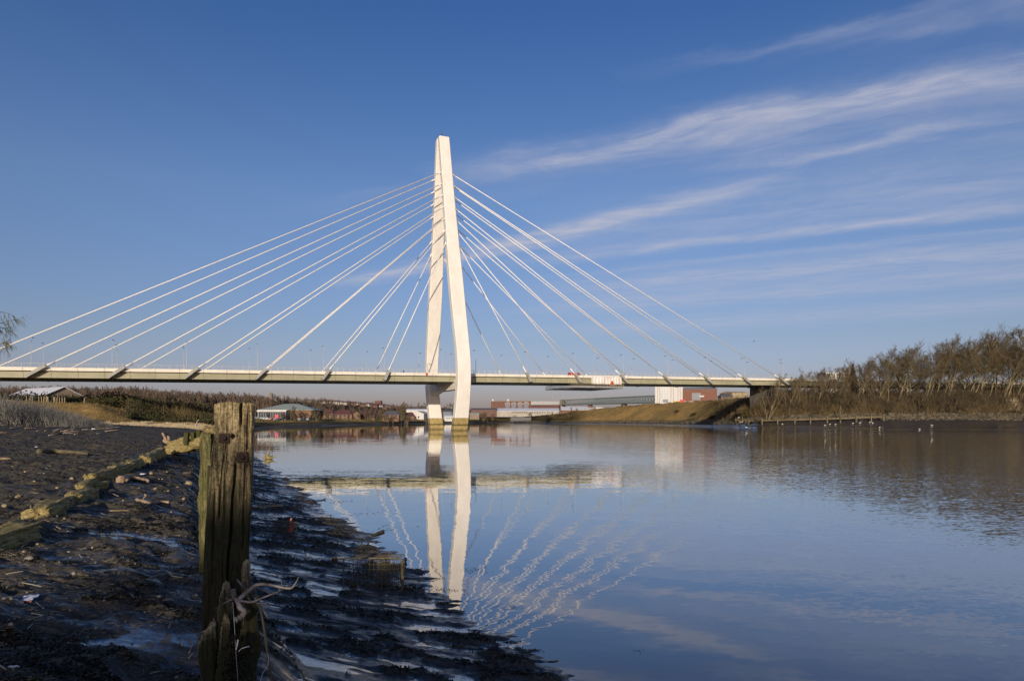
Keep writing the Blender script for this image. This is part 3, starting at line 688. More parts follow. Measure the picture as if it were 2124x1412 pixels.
for s in (1, -1):
    bpart(strip(eo(s, 12.6), eo(s, 13.4), -.93, 0), 'edge_parapet', M['steel_cream'])
    g = strip(eo(s, 11.3), eo(s, 12.5), -2.72, -1.14); g.add(*(lambda q: (q.v, q.f))(strip(eo(s, 11.1), eo(s, 12.75), -2.86, -2.724)))
    bpart(g, 'edge_girder', M['steel_olive'])
    bpart(strip(eo(s, 12.0), eo(s, 12.3), -1.136, -.934), 'shadow_line_strip', M['dark_steel'])  # dark strip painted in for the shadow line under the parapet
    rl = MB()
    for k, h in enumerate((1.15, .78, .42)):
        q = strip(eo(s, 13.2)-.035, eo(s, 13.2)+.035, h-.035*(2 if k == 0 else 1), h); rl.add(q.v, q.f)
    d = D0
    while d < 330:
        zt = deck_z(d); rl.bar(BP(d, eo(s, 13.2), zt-.01), BP(d, eo(s, 13.2), zt+1.15), .10, .10); d += 2.0
    bpart(rl, 'railing', M['rail'])
xg = None
for i, d in enumerate(np.arange(-205, 150, 4.77)):
    zt = deck_z(d)
    mb = MB(); vs = [BP(d+e, o, zt+z) for e in (-.2, .2) for o, z in ((-7.05, -1.15), (11.25, -1.15), (11.25, -2.1), (7, -2.45), (-3, -2.45), (-7.05, -2.1))]
    mb.add(vs, [(0, 1, 2, 3, 4, 5), (11, 10, 9, 8, 7, 6)]+[(k, k+6, (k+1) % 6+6, (k+1) % 6) for k in range(6)])
    bpart(mb, 'cross_girder', M['steel_olive'])
CAB_Z = [65.3, 69.7, 73.95, 78.2, 82.5, 86.75, 90.95]
for s in (1, -1):
    for side in (1, -1):
        for k in range(7):
            d = side*(24.9+(19.4 if side > 0 else 18.98)*k); zt = deck_z(d); z1 = CAB_Z[k]
            oc, dd = leg_c(z1, s)
            wd = float(np.interp(z1, LEG_Z, LEG_W))
            a = BP(d, eo(s, 13.9), zt+.15); b = BP(dd+side*(wd/2-.2), oc, z1)
            mb = MB(); mb.tube([a, b], .165, 8); q = (b-a).normalized()
            mb.tube([b-q*1.6, b-q*.05], .26, 8); mb.tube([a, a+q*3.0], .22, 8)
            bpart(mb, 'stay_cable', M['cable'], True)
            # raking anchor fin outside the girder, in line with its cable
            h = Vector((q.x, q.y, 0)).normalized(); lo = a - q*(2.55/q.z if q.z > .3 else 2.55/q.z)
            lo = BP(d + (d-dd)/abs(d-dd)*min(5.2, 2.5/max(q.z, .2)*math.hypot(q.x, q.y)*.97), eo(s, 13.6), zt-2.6)
            fn = MB(); ext = a+(a-lo).normalized()*.5
            ax = (lo-ext).normalized(); side_v = NV*s; perp = ax.cross(side_v).normalized()*.42
            e0, e1 = ext, lo
            vs = [e0+perp+side_v*.75, e0-perp+side_v*.75, e0-perp-side_v*.3, e0+perp-side_v*.3, e1+perp+side_v*.9, e1-perp+side_v*.9, e1-perp-side_v*1.04, e1+perp-side_v*1.04]
            fn.add(vs, [(0, 1, 2, 3), (7, 6, 5, 4), (0, 4, 5, 1), (1, 5, 6, 2), (2, 6, 7, 3), (3, 7, 4, 0)])
            bpart(fn, 'anchor_fin', M['fin_grey'])
for d, w_ in ((-147, 17), (143, 12)):
    mb = MB(); c = BP(d, 2, 0); mb.box((c.x, c.y, (deck_z(d)-2.9)/2+1), (3, w_, deck_z(d)-2.9-2), TH)
    bpart(mb, 'bridge_pier', M['bridge_dark'])

# ------------------------------------------------------------------ on and under the bridge
ORD = ['first', 'second', 'third', 'fourth', 'fifth', 'sixth', 'seventh', 'eighth', 'ninth', 'tenth', 'eleventh', 'twelfth', 'thirteenth', 'fourteenth', 'fifteenth',
       'sixteenth', 'seventeenth', 'eighteenth', 'nineteenth', 'twentieth']
def nth(i):
    if i < 20: return ORD[i]
    tens = ['', '', 'twenty', 'thirty', 'forty', 'fifty', 'sixty', 'seventy', 'eighty'][(i+1)//10]
    return tens+'-'+ORD[(i+1) % 10-1] if (i+1) % 10 else {30: 'thirtieth', 40: 'fortieth', 50: 'fiftieth', 60: 'sixtieth'}[i+1]
lamp0 = thing('street_lamp', 'lamp', 'street lamp', (0, 0, 0), 0, 'lamp posts along the bridge deck')
mb = MB(); mb.tube([(0, 0, 0), (0, 0, 1.2), (0, 0, 9.0)], [.11, .09, .06], 6); mb.build('pole', M['lamp_grey'], lamp0, True)
mb = MB(); mb.tube([(0, 0, 8.95), (0, .5, 9.1), (0, 1.3, 9.15)], .05, 5); mb.build('arm', M['lamp_grey'], lamp0)
mb = MB(); mb.box((0, 1.75, 9.15), (.34, 1.1, .14)); mb.build('lamp_head', M['dark_steel'], lamp0)
NEARD = [d_at(p, 11) for p in (65, 233, 387, 534, 671, 797, 918, 987, 1093, 1193, 1293, 1385, 1468, 1545, 1625)]
FARD = [d_at(p, -7) for p in (91, 243, 381, 517, 643, 760, 869, 933, 1037, 1133, 1236, 1310, 1391, 1470, 1545, 1614)]
for o, lst, side in ((11, NEARD, 'near'), (-7, FARD, 'far')):
    for i, d in enumerate(lst):
        p = BP(d, o, deck_z(d)-.74); rz = TH + (0 if o > 0 else math.pi)
        lab = 'slim grey lamp post, %s from the left along the %s kerb of the bridge' % (nth(i), side)
        if i == 0 and o > 0: lamp0.location = p; lamp0.rotation_euler = (0, 0, rz); lamp0['label'] = lab
        else: dup(lamp0, p, rz, 1, lab)

# lifebuoy housing on the parapet
mb = MB(); dl = d_at(885, 13.5); c = BP(dl, 13.5, deck_z(dl)-.42); mb.tube([c-NV*.08, c+NV*.12], .42, 14)
lb = mb.build('lifebuoy_housing', M['red']); tag(lb, 'round red lifebuoy housing on the bridge parapet beside the pylon', 'lifebuoy')

def person(name, label, loc, rz, h=1.75):
    """a walking figure grown as one skin from a skeleton"""
    J = {'pelvis': (0, 0, .95), 'chest': (0, 0, 1.25), 'neck': (0, .02, 1.47), 'head': (0, .03, 1.62), 'crown': (0, .03, 1.72),
         'lh': (-.10, 0, .90), 'lk': (-.11, .16, .50), 'la': (-.11, .22, .09), 'lt': (-.11, .38, .05), 'rh': (.10, 0, .90), 'rk': (.11, .02, .50), 'ra': (.11, -.26, .13), 'rt': (.11, -.14, .04),
         'ls': (-.19, 0, 1.40), 'le': (-.25, -.10, 1.12), 'lw': (-.25, .02, .88), 'lf': (-.25, .05, .78), 'rs': (.19, 0, 1.40), 're': (.25, .08, 1.12), 'rw': (.24, .26, .95), 'rf': (.23, .33, .89)}
    E_ = [('pelvis', 'chest'), ('chest', 'neck'), ('neck', 'head'), ('head', 'crown'), ('pelvis', 'lh'), ('lh', 'lk'), ('lk', 'la'), ('la', 'lt'), ('pelvis', 'rh'), ('rh', 'rk'), ('rk', 'ra'), ('ra', 'rt'),
          ('neck', 'ls'), ('ls', 'le'), ('le', 'lw'), ('lw', 'lf'), ('neck', 'rs'), ('rs', 're'), ('re', 'rw'), ('rw', 'rf')]
    rad = dict(pelvis=.15, chest=.17, neck=.06, head=.10, crown=.07, lh=.10, lk=.07, la=.045, lt=.035, rh=.10, rk=.07, ra=.045, rt=.035, ls=.075, le=.05, lw=.038, lf=.03, rs=.075, re=.05, rw=.038, rf=.03)
    ks = list(J); me = bpy.data.meshes.new(name); me.from_pydata([tuple(c*h/1.75 for c in J[k]) for k in ks], [(ks.index(a), ks.index(b)) for a, b in E_], [])
    o = bpy.data.objects.new(name, me); C.objects.link(o); sk = o.modifiers.new('skin', 'SKIN')
    for i, k in enumerate(ks): me.skin_vertices[0].data[i].radius = (rad[k], rad[k]); me.skin_vertices[0].data[i].use_root = (k == 'pelvis')
    o.modifiers.new('sub', 'SUBSURF').render_levels = 1
    dg = bpy.context.evaluated_depsgraph_get(); m2 = bpy.data.meshes.new_from_object(o.evaluated_get(dg)); o.modifiers.clear(); o.data = m2
    for k in ('cloth_dark', 'skin'): m2.materials.append(M[k])
    for p in m2.polygons:
        p.use_smooth = True
        cz = p.center.z; p.material_index = 1 if (1.50 < cz < 1.68 and p.center.y > .02) or (abs(p.center.x) > .2 and cz < .90 and cz > .7) else 0
    o.location = loc; o.rotation_euler = (0, 0, rz); tag(o, label, 'person'); return o
person('person', 'person in dark clothes walking along the near footway of the bridge', BP(d_at(837, 12), 12, deck_z(d_at(837, 12))-.74), TH-R(90))

def vehicle(name, label, cat, loc, rz, L=4.3, Wd=1.8, Hh=1.45, paint='car_white', van=False, group=None, cab=None):
    t = thing(name, label, cat, loc, rz, group); b = MB(); y0, y1 = -Wd/2, Wd/2
    if van: prof = [(-L/2, .35), (-L/2, Hh*.97), (-L/2+.15, Hh), (L*.22, Hh), (L*.36, Hh*.58), (L/2, Hh*.47), (L/2, .35)]
    else: prof = [(-L/2, .35), (-L/2, .85), (-L*.40, .92), (-L*.28, Hh), (L*.10, Hh), (L*.24, .95), (L*.46, .82), (L/2, .62), (L/2, .35)]
    b.prism(prof, y0, y1); me = b.mesh('body'); link('body', me, M[paint], t)
    g = MB()
    if van: win = [(L*.10, Hh*.60), (L*.10, Hh*.92), (L*.22, Hh*.93), (L*.33, Hh*.60)]
    else: win = [(-L*.33, .93), (-L*.26, Hh-.08), (L*.09, Hh-.08), (L*.20, .95)]
    g.prism(win, y0-.01, y1+.01); g.build('window', M['glass'], t)
    for sx in (-1, 1):
        for sy in (-1, 1):
            wl = MB(); wl.tube([(sx*L*.31, sy*(Wd/2-.18), .33), (sx*L*.31, sy*(Wd/2+.02), .33)], .33, 12); wl.build('wheel', M['tyre'], t)
    return t
vehicle('van', 'red van crossing the bridge behind the railing, right of the pylon', 'van', BP(d_at(1193, 4), 4, deck_z(d_at(1193, 4))-.73), TH, 5.4, 2.0, 2.3, 'red', True)

# hanging scaffold under the deck
def scaffold():
    t = thing('hanging_scaffold', 'maintenance scaffold with pale sheeting hung under the deck, right of the pylon', 'scaffold', bridge_inv)
    d0, d1 = d_at(1160, -9), d_at(1291, 13.5); d0 = d0*.5+.5*d_at(1160, 13.5); zt = deck_z(50)
    mb = MB()
    def q(d, o, z): return BP(d, o, zt+z)
    vs = [q(d, o, z) for d in (d0, d1) for o, z in ((-10, -4.55), (14.6, -4.55), (14.6, -4.4), (-10, -4.4))]
    mb.add(vs, [(0, 1, 2, 3), (7, 6, 5, 4), (0, 4, 5, 1), (1, 5, 6, 2), (2, 6, 7, 3), (3, 7, 4, 0)])
    bpart(mb, 'board_platform', M['scaffold'], False, t)
    for o in (14.5, -9.9):
        mb = MB()
        for d in np.arange(d0, d1+.1, 1.0):
            mb.bar(q(d, o, -4.9), q(d, o, -3.2), .09, .09)
            if d < d1-.5: mb.bar(q(d, o, -4.6), q(d+1, o, -3.3), .05, .05)
        for z in (-3.2, -3.9): mb.bar(q(d0, o, z), q(d1, o, z), .09, .09)
        bpart(mb, 'guard_rail', M['scaffold'], False, t)
    mb = MB()
    for d in (d0, d1):
        for o in np.arange(-9.9, 14.6, 1.1): mb.bar(q(d, o, -4.9), q(d, o, -3.2), .08, .08)
        mb.bar(q(d, -9.9, -3.2), q(d, 14.5, -3.2), .08, .08)
    bpart(mb, 'end_rail', M['scaffold'], False, t)
    # sheeting over the girder, in gently rippled cloth
    n = 50; V = []; dd = np.linspace(d_at(1226, 14), d_at(1288, 14), n)
    for i, d in enumerate(dd):
        for k, z in enumerate((-.35, -1.3, -2.4, -3.3)):
            V.append(tuple(q(d, 14.25+.12*math.sin(i*1.3)+.1*math.sin(i*.37+k), z+.06*math.sin(i*.9)*(k == 3))))
    F = [(i*4+k, (i+1)*4+k, (i+1)*4+k+1, i*4+k+1) for i in range(n-1) for k in range(3)]
    mb = MB(); mb.add(V, F); o = bpart(mb, 'sheeting', M['sheet'], True, t); sm = o.modifiers.new('thick', 'SOLIDIFY'); sm.thickness = .04
    mb = MB()
    for k in range(9): mb.box(q(d_at(1268, 14)+.45*math.sin(k*3), 14.5, -2.2-.14*k), (.9, .1, .5), TH)
    bpart(mb, 'orange_netting', M['orange'], False, t)
    return t
scaffold()

# ------------------------------------------------------------------ vegetation builders
def tris(name, V, F, mat, parent=None, smooth=False): return link(name, mesh_np(name, V, F, smooth), mat, parent)
def needles(A, B, Rd, seed=0):
    """thin three-sided tapering twigs from A to B; returns verts and tris"""
    A, B = np.asarray(A, float), np.asarray(B, float); n = len(A); Rd = np.broadcast_to(np.asarray(Rd, float), (n,))
    d = B-A; d /= np.maximum(np.linalg.norm(d, axis=1, keepdims=True), 1e-6)
    up = np.where(np.abs(d[:, 2:3]) < .9, np.array([[0, 0, 1.0]]), np.array([[1.0, 0, 0]]))
    r = np.cross(d, up); r /= np.maximum(np.linalg.norm(r, axis=1, keepdims=True), 1e-6); u = np.cross(d, r)
    V = np.empty((n, 4, 3))
    for k in range(3):
        a = 2*math.pi*k/3; V[:, k] = A+(r*math.cos(a)+u*math.sin(a))*Rd[:, None]
    V[:, 3] = B
    b = np.arange(n)[:, None]*4
    F = np.concatenate([b+np.array([[0, 1, 3]]), b+np.array([[1, 2, 3]]), b+np.array([[2, 0, 3]])])
    return V.reshape(-1, 3), F
def leaves(P, size, rs, up=.3, asp=.55):
    """small randomly turned leaf faces at points P"""
    P = np.asarray(P, float); n = len(P); size = np.broadcast_to(np.asarray(size, float), (n,))[:, None]
    a = rs.normal(size=(n, 3)); a[:, 2] += up; a /= np.linalg.norm(a, axis=1, keepdims=True)
    b = np.cross(a, rs.normal(size=(n, 3))); b /= np.maximum(np.linalg.norm(b, axis=1, keepdims=True), 1e-6)
    V = np.stack([P-a*size*.5, P+b*size*asp*.5, P+a*size*.5, P-b*size*asp*.5], 1).reshape(-1, 3)
    k = np.arange(n)[:, None]*4
    return V, np.concatenate([k+np.array([[0, 1, 2]]), k+np.array([[0, 2, 3]])])
def tree_parts(seed, h=18, spread=.42, lean=0.0, trunk_to=.35, n1=11, n2=7, n3=6, n4=5, thick=1.0, droop=0.0, stems=1, tr_r=.014, upl=(.75, 1.35)):
    rs = np.random.RandomState(seed); tr = MB(); A = []; B = []; Rr = []
    def bend(d, k=.25):
        v = Vector((d.x+rs.normal()*k, d.y+rs.normal()*k, d.z+rs.normal()*k)); return v.normalized()
    def limb(p, d, L, r, n, mbx, sides):
        pts = [p]; rad = [r]
        for i in range(n):
            d = bend(d, .10); d = Vector((d.x+lean*.03, d.y, d.z+.05-droop*.05)).normalized()
            p = p+d*(L/n); pts.append(p); rad.append(max(.012*thick, r*(1-(i+1)/n*.78)))
        mbx.tube(pts, rad, sides, False); return pts, rad, d
    for s in range(stems):
        d0 = Vector((lean*.25+rs.normal()*(.05+.10*(stems > 1)), rs.normal()*(.05+.08*(stems > 1)), 1)).normalized()
        hh = h*(1 if s == 0 else rs.uniform(.65, .95))
        p0, r0, _ = limb(Vector((rs.normal()*.3*(stems > 1), rs.normal()*.3*(stems > 1), -.3)), d0, hh*.86, tr_r*hh*(thick if thick < 2 else 1.6), 9, tr, 6)
        for i in range(n1):
            f = trunk_to+(1-trunk_to)*(i+.5)/n1; q = f*9; a = p0[int(q)].lerp(p0[min(9, int(q)+1)], q-int(q)); ang = i*2.4+rs.rand()
            up = rs.uniform(*upl); dd = Vector((math.cos(ang), math.sin(ang), up)).normalized()
            L = hh*spread*(1.0-.55*((f-trunk_to)/(1-trunk_to)))*rs.uniform(.75, 1.15)
            p1, r1, _ = limb(a, dd, L, .0052*hh*thick*(1.2-.6*f), 5, tr, 4)
            for j in range(n2):
                g = .25+.75*(j+.5)/n2; q = g*5; a2 = p1[int(q)].lerp(p1[min(5, int(q)+1)], q-int(q))
                d2 = bend((p1[5]-p1[0]).normalized(), .55); d2.z += .28-droop*.5; d2.normalize()
                L2 = L*.52*rs.uniform(.6, 1.1)*(1.15-.5*g)
                pts = [a2]; dd2 = d2
                for k in range(3): dd2 = bend(dd2, .18); dd2.z += .06-droop*.3; dd2.normalize(); pts.append(pts[-1]+dd2*L2/3)
                for k in range(3): A.append(pts[k]); B.append(pts[k+1]+(pts[k+1]-pts[k])*.25); Rr.append(.0021*hh*thick*(1-.2*k))
                for m_ in range(n3):
                    k = rs.randint(0, 3); a3 = pts[k].lerp(pts[k+1], rs.rand()); d3 = bend(dd2, .5); d3.z += .15-droop*.9; d3.normalize()
                    L3 = L2*rs.uniform(.35, .65); b3 = a3+d3*L3; A.append(a3); B.append(b3); Rr.append(.00125*hh*thick)
                    for q_ in range(n4):
                        a4 = a3.lerp(b3, rs.uniform(.2, 1)); d4 = bend(d3, .55); d4.z += .1-droop*1.6; d4.normalize()
                        A.append(a4); B.append(a4+d4*L3*rs.uniform(.45, .8)); Rr.append(.00095*hh*thick)
    return tr, needles(np.array([tuple(q) for q in A]), np.array([tuple(q) for q in B]), np.array(Rr))
def make_tree(name, label, cat, loc, parts, bark, twig, group=None, rz=0):
    t = thing(name, label, cat, loc, rz, group); tr, (V, F) = parts
    tr.build('trunk', bark, t, True); tris('crown', V, F, twig, t); return t

# ------------------------------------------------------------------ right bank: trees, scrub, rocks, timbers, gulls
PROTO = [tree_parts(11, 20, .44, .5, .25, 18, 8, 6, 5, 1.0, 0, 1, .011, (.6, 1.6)), tree_parts(12, 20, .38, 1.1, .30, 11, 7, 6, 5, 1.0, 0, 2, .0095, (.7, 1.8)), tree_parts(13, 20, .48, .3, .22, 19, 8, 6, 5, 1.0, 0, 1, .012, (.5, 1.5)),
         tree_parts(14, 20, .34, .8, .18, 8, 6, 5, 4, 1.1, 0, 3, .008, (1.1, 2.6)), tree_parts(15, 20, .30, .6, .12, 7, 6, 5, 4, 1.1, 0, 4, .007, (1.2, 2.8))]
PM = [(p[0].mesh('trunk', True), mesh_np('crown', *p[1], False)) for p in PROTO]
for i, (a, b) in enumerate(PM): a.materials.append(M['bark_pale']); b.materials.append(M['twig' if i % 2 else 'twig_buds'])
def proto_tree(k, name, label, loc, h, rz, group, wid=1.0):
    t = thing(name, label, 'tree', loc, rz, group); s = h/20; t.scale = (s*wid, s*wid, s)
    link('trunk', PM[k][0], None, t); link('crown', PM[k][1], None, t); return t
rs = np.random.RandomState(5)
RT = [(1575, 800, 300, 4), (1592, 770, 277, 3), (1612, 772, 284, 4), (1633, 764, 277, 3), (1655, 752, 279, 4), (1676, 762, 282, 3), (1692, 752, 278, 1), (1710, 747, 284, 3), (1735, 742, 280, 3), (1752, 745, 285, 4),
      (1776, 730, 279, 1), (1800, 733, 283, 4), (1818, 742, 279, 3), (1842, 722, 284, 2), (1862, 705, 281, 0), (1888, 712, 283, 2), (1912, 714, 280, 1), (1938, 704, 285, 0), (1955, 707, 281, 1), (1975, 700, 284, 2),
      (1992, 700, 280, 0), (2008, 690, 284, 1), (2028, 687, 281, 0), (2052, 688, 285, 2), (2072, 682, 280, 1), (2088, 673, 283, 0), (2108, 679, 280, 1), (2126, 682, 284, 2), (2150, 676, 281, 0), (2178, 672, 283, 1),
      (1645, 775, 287, 2), (1702, 765, 289, 2), (1762, 752, 289, 2), (1826, 740, 289, 2), (1876, 722, 287, 4), (1926, 718, 288, 3), (2018, 704, 288, 2), (2098, 694, 288, 2), 
      (1668, 768, 288, 2), (1726, 758, 287, 0), (1790, 746, 288, 2), (1852, 726, 289, 0), (1902, 720, 289, 2), (1962, 712, 289, 0), (2062, 700, 289, 2), (2124, 690, 289, 0),
      (1828, 742, 318, 0), (1858, 735, 322, 2), (1900, 728, 324, 0), (1930, 724, 330, 1), (1965, 722, 328, 2), (2000, 712, 333, 0), (2040, 712, 330, 1), (2075, 705, 336, 2), (2110, 700, 334, 0), (2140, 702, 338, 1)]
front = [r for r in RT if r[2] < 300]; fi = 0; bi = 0
for px, top, Z, k in sorted(RT):
    gz = ground_z(px, Z); h = (ZP(top, Z)-gz)*rs.uniform(.88, 1.08)
    if Z < 301: lab = 'bare budding tree on the right bank in front of the bridge, %s from the left' % nth(fi); fi += 1; g = 'trees along the right bank'
    else: lab = 'tall bare tree rising behind the approach road at right, %s from the left' % nth(bi); bi += 1; g = 'trees behind the approach road'
    proto_tree(k, 'bank_tree', lab, (XP(px, Z), Z, gz-.2), h, rs.uniform(-.5, .5), g, rs.uniform(.85, 1.15))
# one dark conifer among them
def conifer(px, top, Z, label):
    gz = ground_z(px, Z); h = ZP(top, Z)-gz; r2 = np.random.RandomState(9); t = thing('conifer', label, 'tree', (XP(px, Z), Z, gz))
    mb = MB(); mb.tube([(0, 0, -.2), (0, 0, h)], [.3, .04], 6); mb.build('trunk', M['bark'], t)
    f = r2.rand(2600)**.7; a = r2.rand(2600)*6.283; rr = (1-f)*h*.24*(.4+.6*r2.rand(2600)); z = h*(.1+.9*f)-rr*.25
    V, F = leaves(np.stack([rr*np.cos(a), rr*np.sin(a), z], 1), .9, r2); tris('crown', V, F, M['evergreen'], t)
conifer(1769, 756, 300, 'small dark evergreen among the bare trees on the right bank')
conifer(1758, 764, 303, 'shorter dark evergreen left of the other evergreen on the right bank')
# scrub over the slope
def slope_points(px0, px1, n, t0, t1, rs, bias=1.0):
    px = rs.uniform(px0, px1, n); q = t0+(t1-t0)*rs.rand(n)**bias; P = np.empty((n, 3))
    for i in range(n):
        a, b = terrain_profile(px[i]); Z = np.interp(q[i], np.arange(K), a); P[i] = (XP(px[i], Z), Z, np.interp(q[i], np.arange(K), b))
    return P, px, q
def scrub(name, mat, px0, px1, n, t0, t1, hmin, hmax, seed, rad=.03, lean=.25):
    rs = np.random.RandomState(seed); P, px, q = slope_points(px0, px1, n, t0, t1, rs)
    keep = fbm(P[:, 0]/4, P[:, 1]/4, 3, seed) > -.22; P = P[keep]
    hh = rs.uniform(hmin, hmax, len(P))*(1+.5*fbm(P[:, 0]/6, P[:, 1]/6, 2, seed+1)); d = rs.normal(size=(len(P), 3))*.45; d[:, 2] = 1; d[:, 0] += lean; d /= np.linalg.norm(d, axis=1, keepdims=True)
    A = P-np.array([0, 0, .1]); B = P+d*hh[:, None]
    A2 = A+(B-A)*rs.uniform(.3, .8, (len(P), 1)); d2 = d+rs.normal(size=d.shape)*.5; B2 = A2+d2*hh[:, None]*.5
    V, F = needles(np.concatenate([A, A2]), np.concatenate([B, B2]), np.concatenate([hh*rad*.5, hh*rad*.4]))
    return tag(tris(name, V, F, mat), kind='stuff')
scrub('bramble_scrub', M['bramble'], 1490, 2200, 15000, 3.7, 6.6, 1.2, 4.2, 3, .035)
scrub('dark_undergrowth', M['dark_scrub'], 1590, 2200, 11000, 4.3, 7.2, 2.0, 5.5, 4, .06)
scrub('bank_scrub', M['bramble'], 1110, 1240, 1200, 4.6, 7.2, .8, 2.2, 13, .05)
M['tuft'] = mk('tan_grass', two((.13, .10, .035), (.34, .23, .085)), .3, .95, space='world')
scrub('slope_grass', M['tuft'], 1140, 1520, 12000, 3.6, 7.0, .35, 1.0, 31, .09)
scrub('rough_grass', M['tuft'], 40, 262, 5000, 3.0, 4.3, .25, .7, 33, .09)
scrub('shore_grass', M['tuft'], 530, 1060, 9000, 4.2, 6.2, .3, 1.0, 35, .12)
# separate bushes
def bush_mesh(seed, n=700, twig=False):
    rs = np.random.RandomState(seed); a = rs.normal(size=(n, 3)); a[:, 2] = np.abs(a[:, 2]); a /= np.linalg.norm(a, axis=1, keepdims=True)
    a *= (.55+.5*rs.rand(n, 1)**.5)*(1+.25*fbm(a[:, 0]*2+seed, a[:, 1]*2, 2, seed))[:, None]
    A = a*rs.uniform(.1, .75, (n, 1)); B = a+rs.normal(size=(n, 3))*.12
    return needles(A, B, .018)
BM = [mesh_np('foliage', *bush_mesh(40+i), False) for i in range(3)]
def bush(px, Z, w_, h_, mat, label, group=None, k=0, name='bush'):
    me = BM[k].copy(); me.materials.clear(); me.materials.append(mat)
    t = link(name, me, None); t.location = (XP(px, Z), Z, ground_z(px, Z)-.15); t.scale = (w_/2, w_/2, h_); return tag(t, label, 'bush', group)
bush(2100, 270, 6.5, 5.2, M['reed'], 'pale rounded bush on the right bank near the right edge of the picture')
for i, px in enumerate([1512, 1545, 1580, 1625, 1668, 1720, 1766, 1810, 1870, 1930, 1985, 2040]):
    Z = float(np.interp(4.6, np.arange(K), zone_of(px))); bush(px, Z, 6+2*math.sin(i*2.1), 2.6+math.sin(i*1.7), M['bramble'], 'brown bramble bush above the right-hand rocks, %s from the left' % nth(i), 'bramble bushes along the right bank', i % 3)
for i, px in enumerate([1478, 1440, 1405]):
    Z = float(np.interp(4.2+.4*i, np.arange(K), zone_of(px))); bush(px, Z, 5.5, 2.2, M['thicket'], ['dark low bush at the right end of the tan slope', 'dark low bush halfway down the tan slope', 'small dark bush below the yellow skip'][i], None, i)
# riprap
def riprap():
    rs = np.random.RandomState(21); P, px, q = slope_points(1215, 2200, 2300, 2.95, 3.95, rs); mb = MB()
    V0 = []; 
    base = MB(); base.blob((0, 0, 0), (1, 1, .8), 4, 6, 4, .35); bv = np.array(base.v); bf = base.f
    tri = np.array([f for f in bf]); n = len(P); s = rs.uniform(.25, .75, n)*(1+.6*(rs.rand(n) > .93))
    ang = rs.rand(n)*6.28; ca, sa = np.cos(ang), np.sin(ang); sc = s[:, None]*rs.uniform(.7, 1.35, (n, 3))
    W = bv[None]*sc[:, None, :]; X = W[..., 0]*ca[:, None]-W[..., 1]*sa[:, None]; Y = W[..., 0]*sa[:, None]+W[..., 1]*ca[:, None]
    V = np.stack([X, Y, W[..., 2]], -1)+P[:, None, :]; F = (np.arange(n)*len(bv))[:, None, None]+tri[None]
    tag(link('riprap_rocks', mesh_np('riprap_rocks', V.reshape(-1, 3), F.reshape(-1, 4), False), M['riprap']), kind='stuff')
riprap()
# timber revetment at the foot of the right bank
def revetment():
    t = thing('timber_revetment', 'long low timber revetment along the foot of the right bank', 'revetment', (XP(1530, 270), 270, 0)); loc = t.location
    pts = [(1528, 871.5), (1552, 871), (1580, 870), (1612, 869.3), (1648, 868.6), (1680, 867.5), (1715, 866.6), (1742, 865.6), (1775, 864.4), (1806, 863), (1832, 862)]
    pos = []
    for px, py in pts: Z = float(np.interp(2.65, np.arange(K), zone_of(px))); pos.append(Vector((XP(px, Z), Z, ZP(py, Z)))-loc)
    for i in range(len(pos)-1):
        mb = MB(); a, b = pos[i], pos[i+1]; mb.bar(a+Vector((0, 0, -.35)), b+Vector((0, 0, -.35)), .35, .6); mb.build('timber', M['wet_timber'], t)
    for i, p in enumerate(pos): mb = MB(); mb.box(p+Vector((0, -.3, -.8)), (.45, .45, 2.6)); mb.build('stake', M['bark'], t)
    p = pos[7]; mb = MB(); mb.tube([p+Vector((0, -.6, -1.5)), p+Vector((0, -.6, 4.4))], .22, 8)
    o = mb.build('mooring_post', M['wet_timber']); o.location = loc; tag(o, 'tall thin timber post standing in the mud at the right bank', 'post')
    # collapsed end of the timbers
    for i in range(5):
        Z = 270.5+i*.8; px = 1524+i*7; a = Vector((XP(px, Z), Z, ZP(871+i % 2*2, Z))); mb = MB(); mb.bar(a, a+Vector((2.2, .4, .2*math.sin(i))), .3, .3); mb.bar(a+Vector((.4, 0, -1)), a+Vector((.4, 0, .9)), .25, .25)
        tag(mb.build('broken_timber', M['wet_timber']), 'broken timber at the collapsed left end of the revetment, %s from the left' % nth(i), 'timber', 'broken revetment timbers')
revetment()
for i, (px, py) in enumerate([(1708, 883.5), (2010, 884.5)]):
    Z = 262.0; mb = MB()
    for j in range(7): a = P3(px+j*4, py, Z)+Vector((0, j*.3, -.1)); mb.bar(a, a+Vector((1.6, .3*math.sin(j), .1)), .35, .3)
    tag(mb.build('sunken_timber', M['dark_steel']), ['dark sunken timbers on the mudflat with gulls standing on them', 'dark sunken timbers on the mudflat at far right'][i], 'timber')
# gulls
def gull_mesh(fly=False):
    mb = MB(); mb.tube([(-.30, 0, .20), (-.18, 0, .22), (0, 0, .23), (.14, 0, .27), (.22, 0, .33)], [.02, .07, .10, .08, .05], 8)
    mb.blob((.26, 0, .38), (.065, .055, .06), 2, 8, 6, .05); mb.tube([(.31, 0, .375), (.39, 0, .36)], [.018, .006], 5)
    if fly:
        for s in (-1, 1): mb.add([(.12, s*.06, .27), (.10, s*.38, .42), (-.02, s*.75, .36), (-.06, s*.36, .39), (-.10, s*.06, .25), (.10, s*.38, .40)], [(0, 1, 3, 4), (1, 2, 3), (0, 4, 3, 5)])
    else:
        for s in (-1, 1): mb.tube([(.10, s*.085, .26), (-.1, s*.09, .24), (-.36, s*.03, .20)], [.03, .055, .012], 6); mb.tube([(.02, s*.04, .15), (.02, s*.04, 0)], .012, 4)
    return mb
gm = gull_mesh().mesh('gull', True); gm.materials.append(M['gull_white'])
